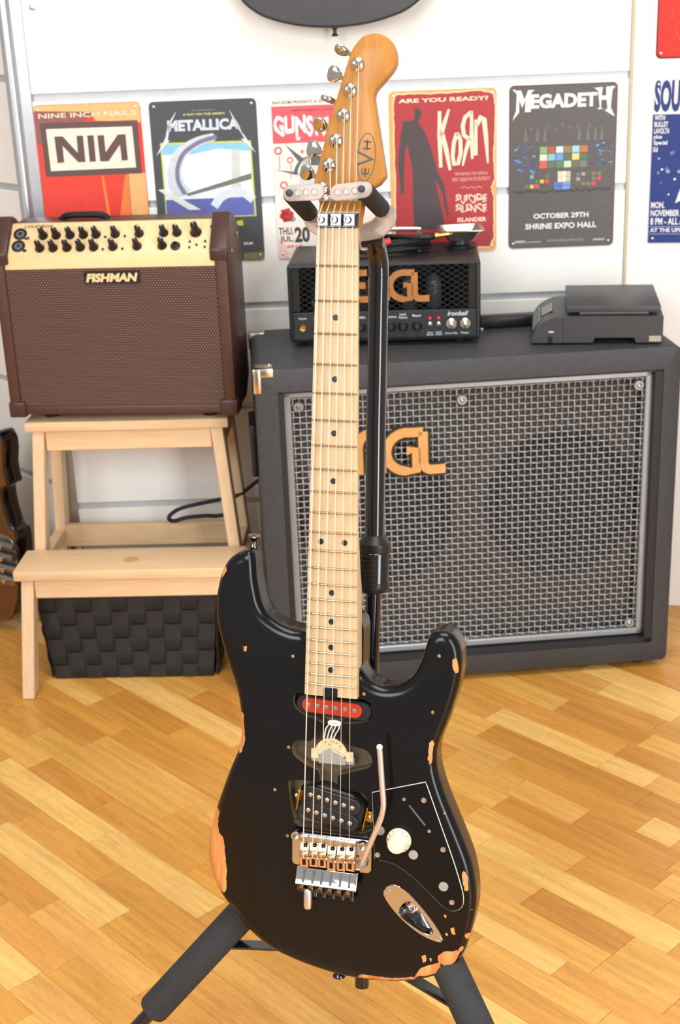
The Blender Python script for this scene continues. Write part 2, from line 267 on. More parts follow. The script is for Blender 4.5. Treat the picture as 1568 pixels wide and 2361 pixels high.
# ---------------------------------------------------------------- posters
PD={'nin':{'top':[(-2.3,4.8),(203.3,1.4),(201.4,-37.2),(113.3,-30.9),(110.2,-15.8),(1.3,-10.2)],'purple':[(1.3,-10.2),(110.3,-15.1),(93.0,-31.6),(10.4,-32.2),(10.6,-70.7),(2.0,-71.1)],'right':[(166.3,-129.9),(202.6,-129.7),(201.3,-234.0),(163.9,-232.6)],'orange':[(160.5,-132.8),(167.9,-130.0),(166.3,-232.7),(139.2,-231.7)],'streak':[(116.0,-131.9),(120.0,-132.0),(128.0,-231.3),(121.7,-231.1)],'frame':[(10.4,-32.2),(193.2,-33.2),(193.1,-130.1),(10.8,-130.2)],'cream':[(20.8,-43.1),(182.1,-44.0),(183.1,-119.0),(21.5,-119.9)],'N1':[(34.9,-57.2),(50.5,-57.1),(76.1,-88.3),(76.6,-57.3),(88.8,-57.0),(88.7,-105.5),(74.6,-105.3),(48.6,-74.4),(48.4,-104.8),(35.7,-105.4)],'I':[(96.6,-57.3),(108.8,-57.4),(108.5,-105.5),(96.6,-105.4)],'N2':[(115.6,-58.0),(128.1,-57.7),(128.6,-88.8),(154.0,-57.9),(168.7,-57.7),(168.9,-105.2),(157.3,-105.5),(156.5,-76.2),(132.4,-105.7),(116.4,-105.5)],'T_title':[(9.0,-24.0),(191.8,-15.2)]},'met':{'border':[(15.6,-74.5),(186.5,-75.9),(188.7,-216.1),(15.9,-215.6)],'sky':[(18.9,-78.1),(183.6,-78.8),(185.2,-213.8),(18.2,-212.9)],'blue':[(18.9,-78.1),(183.6,-78.8),(183.7,-95.2),(123.2,-88.4),(75.6,-97.2),(18.4,-96.6)],'sea':[(17.7,-179.7),(184.8,-179.7),(185.2,-213.8),(18.2,-212.9)],'tower':[(148.8,-90.9),(164.3,-93.0),(162.7,-166.5),(145.4,-165.8)],'deck':[(57.4,-169.5),(183.6,-135.7),(183.4,-146.4),(61.0,-173.8)],'arch':[(51.0,-170.1),(40.1,-148.0),(39.8,-123.4),(50.3,-99.3),(67.1,-84.8),(89.9,-73.5),(118.4,-67.0)],'hump':[(109.3,-195.6),(124.9,-177.5),(149.1,-169.8),(169.4,-172.9),(184.5,-185.9)],'wedge':[(5.1,-160.6),(13.9,-159.4),(41.2,-174.4),(83.6,-200.1),(61.4,-200.1),(26.7,-176.9)],'spikeL':[(51.5,-17.3),(36.8,-44.4),(30.8,-69.8),(34.2,-70.7),(6.5,-98.4),(27.3,-65.1),(33.2,-41.3)],'spikeR':[(148.7,-18.5),(165.0,-46.2),(175.0,-72.9),(167.7,-71.6),(194.7,-99.0),(173.9,-64.6),(161.6,-50.6)],'T_logo':[(32.1,-54.8),(166.5,-34.3)],'T_green':[(62.3,-26.8),(139.8,-23.2)],'T_graham':[(80.0,-19.2),(123.2,-17.1)],'T_ume':[(136.2,-233.0),(162.6,-223.4)],'T_dium':[(160.9,-270.1),(178.4,-265.1)],'glow':[(159.9,-286.0),(200.1,-284.3),(200.1,-298.7),(191.8,-303.2),(159.7,-302.8)]},'gnr':{'red':[(1.8,-17.5),(156.2,-17.4),(157.0,-84.0),(1.8,-84.4)],'T_sirius':[(3.5,-13.4),(98.0,-7.8)],'T_perf':[(39.1,-27.9),(115.8,-24.1)],'T_guns':[(4.3,-70.0),(78.6,-34.6)],'T_n':[(81.6,-71.4),(107.4,-39.4)],'star':[(49.1,-76.2)],'sp1':[(23.7,-85.8),(59.0,-114.4),(50.8,-122.5)],'sp2':[(66.4,-72.3),(69.1,-114.8),(76.5,-114.3)],'sp3':[(4.5,-132.0),(45.3,-138.4),(42.7,-143.2)],'crown':[(45.0,-143.0),(52.1,-127.9),(65.0,-118.5),(83.9,-117.7),(93.2,-120.3)],'face':[(44.8,-164.6),(49.6,-146.2),(61.2,-132.9),(83.4,-127.6),(81.6,-169.0)],'g1':[(10.6,-97.4)],'g2':[(32.0,-115.3)],'g3':[(18.1,-161.2)],'d1':[(12.4,-106.6),(11.4,-131.8)],'d2':[(33.2,-122.6),(32.5,-148.7)],'star2':[(55.7,-100.6)],'rose':[(20.4,-217.4)],'leaf':[(31.5,-224.8)],'T_thu':[(3.6,-254.6),(31.5,-240.6)],'T_jul':[(5.2,-270.5),(31.8,-257.2)],'T_20':[(33.7,-270.0),(62.9,-240.2)],'T_2017':[(16.7,-279.4),(48.2,-274.2)],'pink':[(1.8,-258.5),(16.2,-273.3),(21.3,-299.1),(1.9,-301.5)]},'korn':{'main':[(14.0,-7.0),(44.9,-6.1),(87.9,-7.7),(130.9,-5.9),(171.0,-5.3),(178.2,-7.0),(192.5,-8.9),(196.1,-32.5),(195.5,-88.2),(194.1,-130.6),(195.7,-166.4),(189.8,-179.1),(194.2,-199.5),(194.3,-246.2),(194.4,-275.7),(186.9,-291.7),(151.2,-291.9),(113.9,-293.4),(54.3,-294.2),(8.0,-294.0),(6.7,-253.9),(9.6,-195.5),(9.4,-109.5),(9.5,-46.3),(8.5,-25.4)],'fig':[(47.3,-32.4),(54.5,-30.6),(60.1,-37.1),(60.0,-46.8),(54.0,-56.3),(66.7,-75.0),(77.9,-106.4),(89.0,-148.1),(101.8,-174.4),(104.5,-196.2),(110.1,-228.4),(105.6,-230.4),(100.0,-207.6),(98.7,-188.7),(84.4,-162.2),(91.3,-195.7),(102.5,-250.1),(75.7,-256.5),(43.1,-253.8),(41.2,-196.7),(42.2,-146.3),(34.3,-103.3),(30.1,-96.1),(26.3,-138.6),(25.3,-181.6),(19.2,-191.5),(16.4,-152.5),(14.6,-135.3),(18.5,-95.7),(25.2,-53.8),(44.0,-53.1),(47.7,-47.7)],'T_ready':[(18.0,-21.6),(184.6,-14.1)],'K1':[(94.0,-38.3),(93.8,-84.4),(95.2,-140.4)],'K2':[(111.7,-35.5),(103.1,-59.6),(96.3,-81.7)],'K3':[(97.8,-76.2),(105.5,-107.4),(112.7,-146.1)],'O':[(126.1,-78.6),(132.5,-91.5),(133.0,-114.1),(127.8,-135.2),(120.5,-136.4),(117.7,-120.6),(120.1,-96.7),(126.1,-78.6)],'R1':[(153.7,-40.6),(153.5,-86.7),(154.5,-127.0)],'R2':[(153.7,-42.0),(141.4,-51.2),(137.0,-66.4),(139.1,-83.3),(149.2,-90.7)],'R3':[(149.9,-89.3),(141.8,-114.4),(136.5,-139.1)],'n1':[(161.6,-56.2),(160.9,-120.8)],'n2':[(163.0,-67.4),(171.0,-51.0),(176.7,-55.4),(180.3,-87.7),(183.9,-135.9)],'T_perf':[(121.8,-156.4),(183.9,-151.3)],'T_first':[(116.6,-167.5),(188.6,-160.7)],'sq':[(132.6,-179.9),(139.9,-178.0),(145.8,-181.1),(153.2,-177.7),(159.0,-181.1),(166.3,-178.0),(172.9,-181.4)],'T_sui':[(122.8,-206.3),(181.7,-192.5)],'T_sil':[(122.7,-224.5),(181.7,-210.7)],'T_isl':[(125.9,-243.9),(181.0,-235.7)]},'mega':{'M':[(7.1,-9.0),(21.4,-8.9),(28.0,-26.3),(34.3,-8.9),(46.4,-8.8),(40.7,-13.0),(39.7,-47.5),(28.9,-47.8),(30.1,-25.0),(23.8,-40.0),(18.0,-25.9),(18.1,-48.1),(6.0,-62.2),(12.4,-45.1),(13.6,-14.7)],'Hh':[(156.4,-9.2),(172.1,-8.4),(170.4,-23.4),(179.0,-23.5),(178.5,-7.9),(196.4,-7.9),(190.1,-13.2),(187.6,-44.8),(196.0,-61.7),(177.0,-49.9),(181.9,-47.3),(180.0,-30.7),(169.9,-31.0),(169.7,-45.5),(175.4,-47.1),(162.5,-47.3),(167.5,-44.0),(163.8,-14.9)],'T_ega':[(39.2,-42.2),(162.4,-16.5)],'scr':[(56.9,-151.6),(147.7,-111.0)],'T_oct':[(47.1,-244.8),(151.7,-235.0)],'T_shr':[(31.8,-264.5),(167.2,-253.7)],'T_www':[(73.6,-289.5),(143.3,-284.9)],'b1':[(12.0,-289.7),(32.0,-285.2)],'b2':[(34.3,-289.5),(61.7,-287.8)],'b3':[(161.3,-290.0),(183.4,-286.1)],'blueL':[(6.3,-103.6),(52.6,-102.5),(51.9,-155.0),(6.7,-161.9)],'blueR':[(150.3,-100.6),(195.9,-100.9),(196.1,-151.8),(152.3,-148.8)],'low':[(28.8,-188.6),(76.8,-161.7)],'lowR':[(125.5,-186.5),(174.5,-159.6)],'white':[(91.7,-178.0),(116.1,-157.4)],'bl':[(83.9,-192.1),(116.5,-176.1)],'crowd':[(6.8,-189.2),(198.7,-187.8)]}}
def pm(c, r=.42): return mat('print_%d_%d_%d' % c, c, r, var=.05, scale=90)
WQ = MX.Translation(WO) @ MX.Rotation(PSI, 4, 'Z')
PT = MX.Rotation(R(90), 4, 'X')       # poster local: x right, y up, z towards viewer -> wall
def sign(name, label, u, z, c, W_=.2, H_=.3, edge=None, base=None, off=.0015):
    root = MB().prism(rrect(0, -H_, W_, 0, .009), 0, .0012).build(name, pm(edge or c), None, smooth=0)
    root.matrix_world = (base or WQ) @ MX.Translation((u, -off, z)) @ PT
    tag(root, label, 'poster', 'tin concert posters on the wall')
    if edge:
        pass
    for x in (.009, W_ - .009):
        for y in (-.009, -H_ + .009):
            MB().lathe([(.0024, 0), (.0024, .0006), (.001, .0012)], (x, y, .0012), n=10).build('rivet', ALU, root)
    return root
def poly(root, name, pts, c, lv, s=.001, W_=.2, H_=.3):
    pts = [(min(max(x * s, .0008), W_ - .0008), min(max(y * s, -H_ + .0008), -.0008)) for x, y in pts]
    return MB().prism(pts, .0011, .0012 + .0002 * lv).build(name, pm(c), root, smooth=0)
def ptext(root, s_, bb, c, lv=3, bold=.0, name='lettering', shear=0, warp=None, **k):
    (xa, ya), (xb, yb) = bb
    return text(name, s_, xa * .001, xb * .001, ya * .001, yb * .001, pm(c), root, MX.Translation((0, 0, .0012 + .0002 * (lv - 1))), .0002, bold, shear, warp, **k)
def pstroke(root, name, pts, w, c, lv=3):
    mb = MB(); strokemesh(mb, [(x * .001, y * .001) for x, y in pts], [q * .001 for q in w] if isinstance(w, list) else w * .001, .0011, .0012 + .0002 * lv)
    return mb.build(name, pm(c), root, smooth=0)
def star(cx, cy, r): return [(cx + (r if k % 2 == 0 else r * .42) * sin(pi * k / 5), cy + (r if k % 2 == 0 else r * .42) * cos(pi * k / 5)) for k in range(10)]
def circ(cx, cy, r, n=20): return [(cx + r * cos(2 * pi * k / n), cy + r * sin(2 * pi * k / n)) for k in range(n)]
CRM = (238, 224, 205)
d = PD['nin']; s = sign('tin_poster', 'red and orange tin poster with boxed black NIN lettering', -.541, 1.0549, (228, 66, 52))
poly(s, 'top_band', d['top'], (236, 178, 118), 1); poly(s, 'purple_corner', d['purple'], (140, 88, 84), 2); poly(s, 'side_band', d['right'], (240, 178, 116), 1)
poly(s, 'orange_band', d['orange'], (246, 128, 62), 1); poly(s, 'streak', d['streak'], (244, 132, 62), 1)
poly(s, 'logo_frame', d['frame'], (98, 74, 72), 3); poly(s, 'logo_field', d['cream'], CRM, 4)
for k in ('N1', 'I', 'N2'): poly(s, 'logo_letter', d[k], (98, 74, 72), 5)
ptext(s, 'NINE INCH NAILS', d['T_title'], (240, 220, 190), 4, .015)
d = PD['met']; s = sign('tin_poster', 'dark tin poster with silver METALLICA lettering above a bridge and sea picture', -.3249, 1.0531, (74, 77, 80))
poly(s, 'picture_border', d['border'], (205, 205, 90), 1); poly(s, 'sky', d['sky'], (226, 233, 238), 2); poly(s, 'blue_sky', d['blue'], (140, 200, 230), 3)
poly(s, 'sea', d['sea'], (98, 104, 172), 3); poly(s, 'bridge_tower', d['tower'], (205, 208, 200), 4); poly(s, 'bridge_deck', d['deck'], (118, 116, 108), 5)
pstroke(s, 'silver_arch', catmull(d['arch'], 5, False), [16 - 9 * k / 30 for k in range(31)], (206, 208, 216), 6)
pstroke(s, 'arch_shade', [(x + 5, y) for x, y in catmull(d['arch'], 5, False)], [4.0] * 31, (120, 124, 150), 7)
pstroke(s, 'water_arch', catmull(d['hump'], 5, False), 8, (212, 220, 228), 6); poly(s, 'silver_wedge', d['wedge'], (222, 222, 214), 7)
for k in ('spikeL', 'spikeR'): poly(s, 'logo_spike', d[k], (214, 222, 232), 6)
ptext(s, 'METALLICA', d['T_logo'], (206, 214, 226), 6, .05); ptext(s, 'A DAY ON THE GREEN', d['T_green'], (216, 212, 140), 3, .03); ptext(s, 'BILL GRAHAM PRESENTS', d['T_graham'], (170, 172, 170), 3)
ptext(s, 'UME', d['T_ume'], (205, 210, 80), 3, .05); ptext(s, 'DIUM', d['T_dium'], (230, 230, 225), 3, .03); poly(s, 'olive_corner', d['glow'], (128, 122, 88), 1)
d = PD['gnr']; s = sign('tin_poster', 'off-white and red tin poster with GUNS lettering and grey spiked crown, behind the headstock', -.0989, 1.0536, (240, 226, 216))
poly(s, 'red_band', d['red'], (234, 92, 100), 1); ptext(s, 'SIRIUSXM PRESENTS A SP', d['T_sirius'], (95, 90, 88), 2, .01); ptext(s, 'PERFORMING LIVE', d['T_perf'], (110, 60, 72), 2, .02)
def jag(p, fx, fy): p.y += .004 * sin(fx * 19) * (1 if fy < .5 else .4); return p
ptext(s, 'GUNS', d['T_guns'], (250, 240, 232), 3, .04, warp=jag); ptext(s, "N'", d['T_n'], (250, 240, 232), 3, .04, warp=jag)
poly(s, 'star', star(*d['star'][0], 6), (250, 240, 232), 3); poly(s, 'star', star(*d['star2'][0], 5), (228, 96, 84), 2)
for k in ('sp1', 'sp2', 'sp3'): poly(s, 'crown_spike', d[k], (96, 98, 100), 3)
pstroke(s, 'crown_band', catmull(d['crown'], 4, False), 9, (92, 95, 98), 4); poly(s, 'face_shade', d['face'], (206, 204, 202), 2)
for i in range(9):
    a, q = d['crown'][0], catmull(d['crown'], 4, False)[1 + i]
    poly(s, 'crown_stripe', [(q[0] - 1, q[1] - 7), (q[0] + 1, q[1] - 7), (q[0] + 1.3, q[1] + 7), (q[0] - .5, q[1] + 7)], (225, 223, 220), 5)
for k, r in (('g1', 7.5), ('g2', 6), ('g3', 7.5)):
    poly(s, 'ring', circ(*d[k][0], r), (226, 92, 78), 2); poly(s, 'ring_centre', circ(*d[k][0], r * .58), (240, 226, 216), 3)
pstroke(s, 'drip', d['d1'], .7, (226, 92, 78), 2); pstroke(s, 'drip', d['d2'], .7, (226, 92, 78), 2)
rs = d['rose'][0]; poly(s, 'rose', [(rs[0] + (13 + 2 * sin(k * 2.4)) * cos(k * .39), rs[1] + (13 + 2 * sin(k * 2.4)) * sin(k * .39)) for k in range(16)], (196, 48, 48), 3)
for k in range(5): pstroke(s, 'petal_line', [(rs[0] + (3 + 2 * k) * cos(q * .5 + k), rs[1] + (3 + 2 * k) * sin(q * .5 + k)) for q in range(6)], .6, (110, 30, 34), 4)
lf = d['leaf'][0]; poly(s, 'leaf', circ(*lf, 6, 7), (140, 142, 138), 2)
DK = (70, 66, 60); ptext(s, 'THU.', d['T_thu'], DK, 3, .02); ptext(s, 'JUL.', d['T_jul'], DK, 3, .02); ptext(s, '20', d['T_20'], DK, 3, .04); ptext(s, '2017', d['T_2017'], (228, 90, 80), 3, .03); poly(s, 'pink_corner', d['pink'], (240, 200, 188), 1)
d = PD['korn']; s = sign('tin_poster', 'dark red tin poster with rusty edges, KORN lettering and a dark standing silhouette', .1212, 1.0548, (228, 168, 96))
rr = random.Random(3); mn = d['main']; jagp = []
for i, p in enumerate(mn):
    q = mn[(i + 1) % len(mn)]
    for k in range(4): jagp.append((p[0] + (q[0] - p[0]) * k / 4 + rr.uniform(-1, 1), p[1] + (q[1] - p[1]) * k / 4 + rr.uniform(-1, 1)))
poly(s, 'cream_edge', [(100 + (x - 100) * 1.028, -150 + (y + 150) * 1.018) for x, y in jagp], (238, 208, 164), 1)
poly(s, 'red_field', jagp, (172, 54, 58), 2); poly(s, 'silhouette', d['fig'], (78, 66, 68), 3); KC = (244, 222, 190)
ptext(s, 'ARE YOU READY?', d['T_ready'], KC, 3, .03)
for k, w_ in (('K1', [3, 4.2, 3]), ('K2', [2, 3.6, 4]), ('K3', [4, 4.2, 2.6]), ('O', 3.6), ('R1', [2.4, 3.8, 2.2]), ('R2', 3.8), ('R3', [4, 3.2, 1.6]), ('n1', [2.6, 3.6]), ('n2', [3, 4.4, 4.6, 4, 1.6])): pstroke(s, 'logo_stroke', d[k], w_, KC, 4)
SM = (222, 180, 160)
ptext(s, 'PERFORMING THE SEMINAL', d['T_perf'], SM, 3); ptext(s, 'FIRST ALBUM IN ITS ENTIRETY', d['T_first'], SM, 3); pstroke(s, 'script_line', d['sq'], .5, SM, 3)
ptext(s, 'SUICIDE', d['T_sui'], (240, 214, 190), 3, .03, warp=jag); ptext(s, 'SILENCE', d['T_sil'], (240, 214, 190), 3, .03, warp=jag); ptext(s, 'ISLANDER', d['T_isl'], KC, 3, .03)
d = PD['mega']; s = sign('tin_poster', 'dark grey tin poster with white MEGADETH lettering over a lit concert stage', .3449, 1.0564, (98, 58, 50))
poly(s, 'dark_field', rrect(1.5, -298.5, 197.8, -2.2, 8), (88, 84, 82), 1); MC = (240, 232, 230)
poly(s, 'logo_letter', d['M'], MC, 3); poly(s, 'logo_letter', d['Hh'], MC, 3); ptext(s, 'EGADET', d['T_ega'], MC, 3, .045)
rr = random.Random(9)
def rects(name, bb, nx, ny, cols, gap, lv, skip=0):
    (xa, ya), (xb, yb) = bb; dx = (xb - xa) / nx; dy = (yb - ya) / ny; k = 0
    for j in range(ny):
        for i in range(nx):
            if rr.random() < skip: k += 1; continue
            x = xa + i * dx; y = ya + j * dy; poly(s, name, [(x + gap, y + gap), (x + dx - gap, y + gap), (x + dx - gap, y + dy - gap), (x + gap, y + dy - gap)], cols[k % len(cols)], lv); k += 1
rects('stage_screen', d['scr'], 6, 3, [(226, 90, 70), (96, 110, 100), (90, 130, 84), (190, 214, 180), (104, 110, 84), (110, 120, 116), (214, 216, 184), (120, 188, 196), (104, 150, 214), (88, 104, 86), (222, 204, 130), (84, 110, 84), (128, 172, 120), (176, 84, 66), (200, 214, 222), (150, 120, 70), (150, 208, 224), (196, 112, 56)], .8, 3)
for key in ('blueL', 'blueR'):
    q = d[key]; xs = [p[0] for p in q]; ys = [p[1] for p in q]
    for k in range(26):
        x = rr.uniform(min(xs), max(xs) - 8); y = rr.uniform(min(ys) + 2, max(ys) - 4); l_ = rr.uniform(5, 12); h_ = rr.uniform(1, 2.6); sl = rr.uniform(-.5, .7)
        poly(s, 'stage_light', [(x, y), (x + l_, y + l_ * sl), (x + l_, y + l_ * sl + h_), (x, y + h_)], rr.choice([(58, 92, 170), (84, 144, 214), (66, 70, 124), (120, 184, 230), (60, 66, 100)]), 2)
rects('stage_panel', d['low'], 5, 3, [(84, 120, 84), (214, 190, 70), (232, 74, 70), (60, 90, 70), (96, 176, 160), (130, 60, 60), (86, 84, 90)], 1.2, 3, .2)
rects('stage_panel', d['lowR'], 5, 3, [(88, 100, 84), (150, 110, 70), (104, 128, 116), (226, 70, 84), (98, 116, 110), (170, 150, 150)], 1.2, 3, .15)
rects('stage_backdrop', d['white'], 3, 2, [(222, 212, 186), (236, 230, 210), (200, 190, 150)], .3, 3); rects('stage_riser', d['bl'], 2, 2, [(84, 116, 190), (110, 150, 214)], .6, 3)
(xa, ya), (xb, yb) = d['crowd']
for k in range(30):
    x = xa + 4 + (xb - xa - 8) * k / 30; poly(s, 'crowd_head', circ(x, (ya + yb) / 2 - 5 + rr.uniform(-2, 2), 2.6, 7), (60, 56, 56), 4)
for x in (30, 52, 66, 130, 146, 160, 172): poly(s, 'light_beam', [(x, -78), (x + 2, -78), (x + 4, -102), (x - 3, -102)], (112, 108, 104), 2)
for x in (40, 70, 88, 100, 112, 128, 150): poly(s, 'truss_lamp', circ(x, -76 + rr.uniform(-5, 4), 3, 7), (128, 84, 116), 2)
ptext(s, 'OCTOBER 29TH', d['T_oct'], MC, 3, .025); ptext(s, 'SHRINE EXPO HALL', d['T_shr'], MC, 3, .025); ptext(s, 'WWW.MEGADETH.COM', d['T_www'], (170, 168, 165), 3)
for k in ('b1', 'b2', 'b3'):
    (xa, ya), (xb, yb) = d[k]; poly(s, 'credit_bar', [(xa, ya), (xb, ya), (xb, yb), (xa, yb)], (170, 166, 162), 2)
WR = MX.Translation(HRt) @ MX.Rotation(R(-12), 4, 'Z')
s = sign('tin_poster', 'navy and white tin poster with tall SOU lettering on the right wall', .0395, 1.0585, (222, 220, 216), base=WR)
NV = (36, 58, 122); poly(s, 'navy_field', [(-5, -62.5), (205, -62.5), (205, -305), (-5, -305)], NV, 1); text('lettering', 'SOU', .002, .049, -.0585, -.0015, pm(NV), s, MX.Translation((0, 0, .0012)), .0002, .05)
WT = (226, 226, 228)
for t_, y, h_, w_ in (('WITH', -73, 9, 19), ('BULLET', -85, 9.5, 25), ('LAVOLTA', -97, 10, 28), ('plus', -108, 9, 15), ('Special', -119, 9.5, 25), ('Ed', -130, 9, 8), ('MON.', -234, 12, 25), ('NOVEMBER', -249, 12, 53), ('8 PM - ALL A', -265, 13, 62), ('AT THE UPS', -279, 8, 58)):
    ptext(s, t_, [(4, y), (4 + w_, y + h_)], WT, 3, .03)
for y in (-268, -282): poly(s, 'rule', [(3, y), (197, y), (197, y - 1.2), (3, y - 1.2)], (150, 160, 200), 2)
for k in range(46):
    x = rr.uniform(4, 190); y = rr.uniform(-212, -90)
    if x < 36 and y > -135: continue
    poly(s, 'paint_fleck', circ(x, y, rr.uniform(1, 4.2), 6), rr.choice([WT, (150, 156, 190), (110, 120, 170)]), 2)
poly(s, 'white_shape', [(48, -225), (62, -180), (70, -150), (90, -140), (90, -220), (70, -214)], WT, 2)
s = sign('tin_poster', 'bright red tin poster with thin star outlines, cut off at the top right corner', .041, 1.3945, (236, 42, 30), edge=(92, 20, 16), base=WR)
poly(s, 'red_field', [(x + random.Random(k).uniform(-.8, .8), y) for k, (x, y) in enumerate(rrect(3, -297, 197, -3, 8, 8))], (236, 42, 30), 1)
for cx, cy in ((26, -240), (36, -275), (80, -262), (20, -205)):
    q = star(cx, cy, 20); pstroke(s, 'star_outline', q + [q[0]], .35, (240, 110, 50), 3)
poly(s, 'cream_figure', [(40, -205), (48, -222), (56, -240), (66, -246), (90, -230), (90, -190), (46, -190)], (232, 196, 140), 3)
# ---------------------------------------------------------------- speaker cabinet
TOLEX = mat('charcoal_tolex', (60, 60, 63), .5, var=.14, scale=120, bump=.7, bscale=420)
TOLEXB = mat('black_tolex', (34, 34, 37), .5, var=.12, scale=120, bump=.5, bscale=420)
WIRE = mat('grille_wire', (158, 158, 160), .4, .6, var=.06)
FRAME = mat('grille_frame_steel', (160, 163, 168), .38, .55, var=.05)
COPPER = mat('copper_chrome', (226, 160, 100), .24, .65, var=.12, scale=14)
GOLD = mat('gold_logo', (214, 166, 106), .3, .55, var=.12, scale=25)
BRASS = mat('pale_brass', (214, 200, 178), .22, 1, var=.08)
CAB = thing('speaker_cabinet', 'large charcoal tolex speaker cabinet with woven steel grille, standing on the floor', 'speaker cabinet', (-.1386, 2.2795, 0), R(4.28))
CW, CZ0, CZ1, CD = .7545, .012, .629, .30
IX0, IX1, IZ0, IZ1 = .0395, .722, .053, .5875
fr = MB()
fr.box(0, 0, CZ0, CW, CD, IZ0); fr.box(0, 0, IZ1, CW, CD, CZ1); fr.box(0, 0, IZ0, IX0, CD, IZ1); fr.box(IX1, 0, IZ0, CW, CD, IZ1)
def tub(name, m, parent, x0, x1, z0, z1, ix0, ix1, iz0, iz1, y0, y1, r):
    """box shell with rounded outer corners, open front"""
    o_ = rrect(x0, z0, x1, z1, r, 4); i_ = rrect(ix0, iz0, ix1, iz1, .002, 4); mb = MB()
    rs = []
    for k in (0, 1, 2):   # front roundover
        e = (.006, .0018, 0)[k]; yy = (0, .0018, .006)[k]
        rs.append([V((min(max(x, x0 + e), x1 - e), y0 + yy, min(max(z, z0 + e), z1 - e))) for x, z in o_])
    mb.rings([[V((x, y1, z)) for x, z in i_], [V((x, y0, z)) for x, z in i_]] + rs + [[V((x, y1, z)) for x, z in o_]], True, False)
    mb.add([V((x, y1, z)) for x, z in o_], [tuple(range(len(o_)))])
    return mb.build(name, m, parent, smooth=40)
tub('shell', TOLEX, CAB, 0, CW, CZ0, CZ1, IX0, IX1, IZ0, IZ1, 0, CD, .016)
for x0, z0, x1, z1 in ((IX0, IZ0, IX0 + .009, IZ1), (IX1 - .0145, IZ0, IX1, IZ1), (IX0, IZ0, IX1, IZ0 + .009), (IX0, IZ1 - .004, IX1, IZ1)):
    box('inner_lip', TOLEXB, CAB, x0, .002, z0, x1, .05, z1)
box('baffle', mat('baffle_grey', (76, 72, 66), .7, var=.1), CAB, IX0, .052, IZ0, IX1, .06, IZ1)
for sx, sz, sr in ((.555, .33, .142), (.21, .33, .142)):
    cone = MB().lathe([(sr, 0), (sr, .004), (sr * .93, .005), (sr * .86, .0), (sr * .84, .002), (sr * .3, -.006), (sr * .3, -.002), (.01, .003)], (sx, .0515, sz), (0, -1, 0), 36).build('speaker_cone', mat('speaker_paper', (40, 40, 43), .6), CAB)
FX0, FX1, FZ0, FZ1 = .049, .709, .064, .5825
GR = MB()
for q in (((FX0, FZ0), (FX1, FZ0 + .012)), ((FX0, FZ1 - .012), (FX1, FZ1)), ((FX0, FZ0), (FX0 + .013, FZ1)), ((FX1 - .013, FZ0), (FX1, FZ1))):
    GR.box(q[0][0], .018, q[0][1], q[1][0], .030, q[1][1])
GR = GR.build('grille', FRAME, CAB, bevel=.0015, seg=1)
nx, nz = 57, 44; wx0, wx1, wz0, wz1 = FX0 + .011, FX1 - .011, FZ0 + .010, FZ1 - .010; px_, pz_ = (wx1 - wx0) / nx, (wz1 - wz0) / nz
def wave(nn, pitch, ph, horiz):
    pts = []
    for k in range(nn * 4 + 1):
        t = k / 4 * pitch; yy = .0016 * cos(pi * (k / 4 - .5) + ph); pts.append((t, yy, 0) if horiz else (0, yy, t))
    m_ = MB().tube(pts, .00135, 6).mesh('wire', smooth=60); m_.materials.append(WIRE); return m_
HM = [wave(nx, px_, 0, 1), wave(nx, px_, pi, 1)]; VM = [wave(nz, pz_, pi, 0), wave(nz, pz_, 0, 0)]
for j in range(nz): link('wire', HM[j % 2], GR, (wx0, .026, wz0 + (j + .5) * pz_))
for i in range(nx): link('wire', VM[i % 2], GR, (wx0 + (i + .5) * px_, .026, wz0))
for x, z in ((.075, .553), (.365, .548), (.684, .555), (.684, .087), (.367, .075), (.085, .080)):
    w_ = MB().lathe([(.0095, 0), (.0095, .002), (.0082, .004), (.0055, .004), (.005, .0026)], (x, .0225, z), (0, -1, 0), 20).build('grille_washer', FRAME, CAB)
    MB().lathe([(.0042, 0), (.0042, .002), (.002, .004)], (x, .0205, z), (0, -1, 0), 12).build('screw', NICKEL, w_)
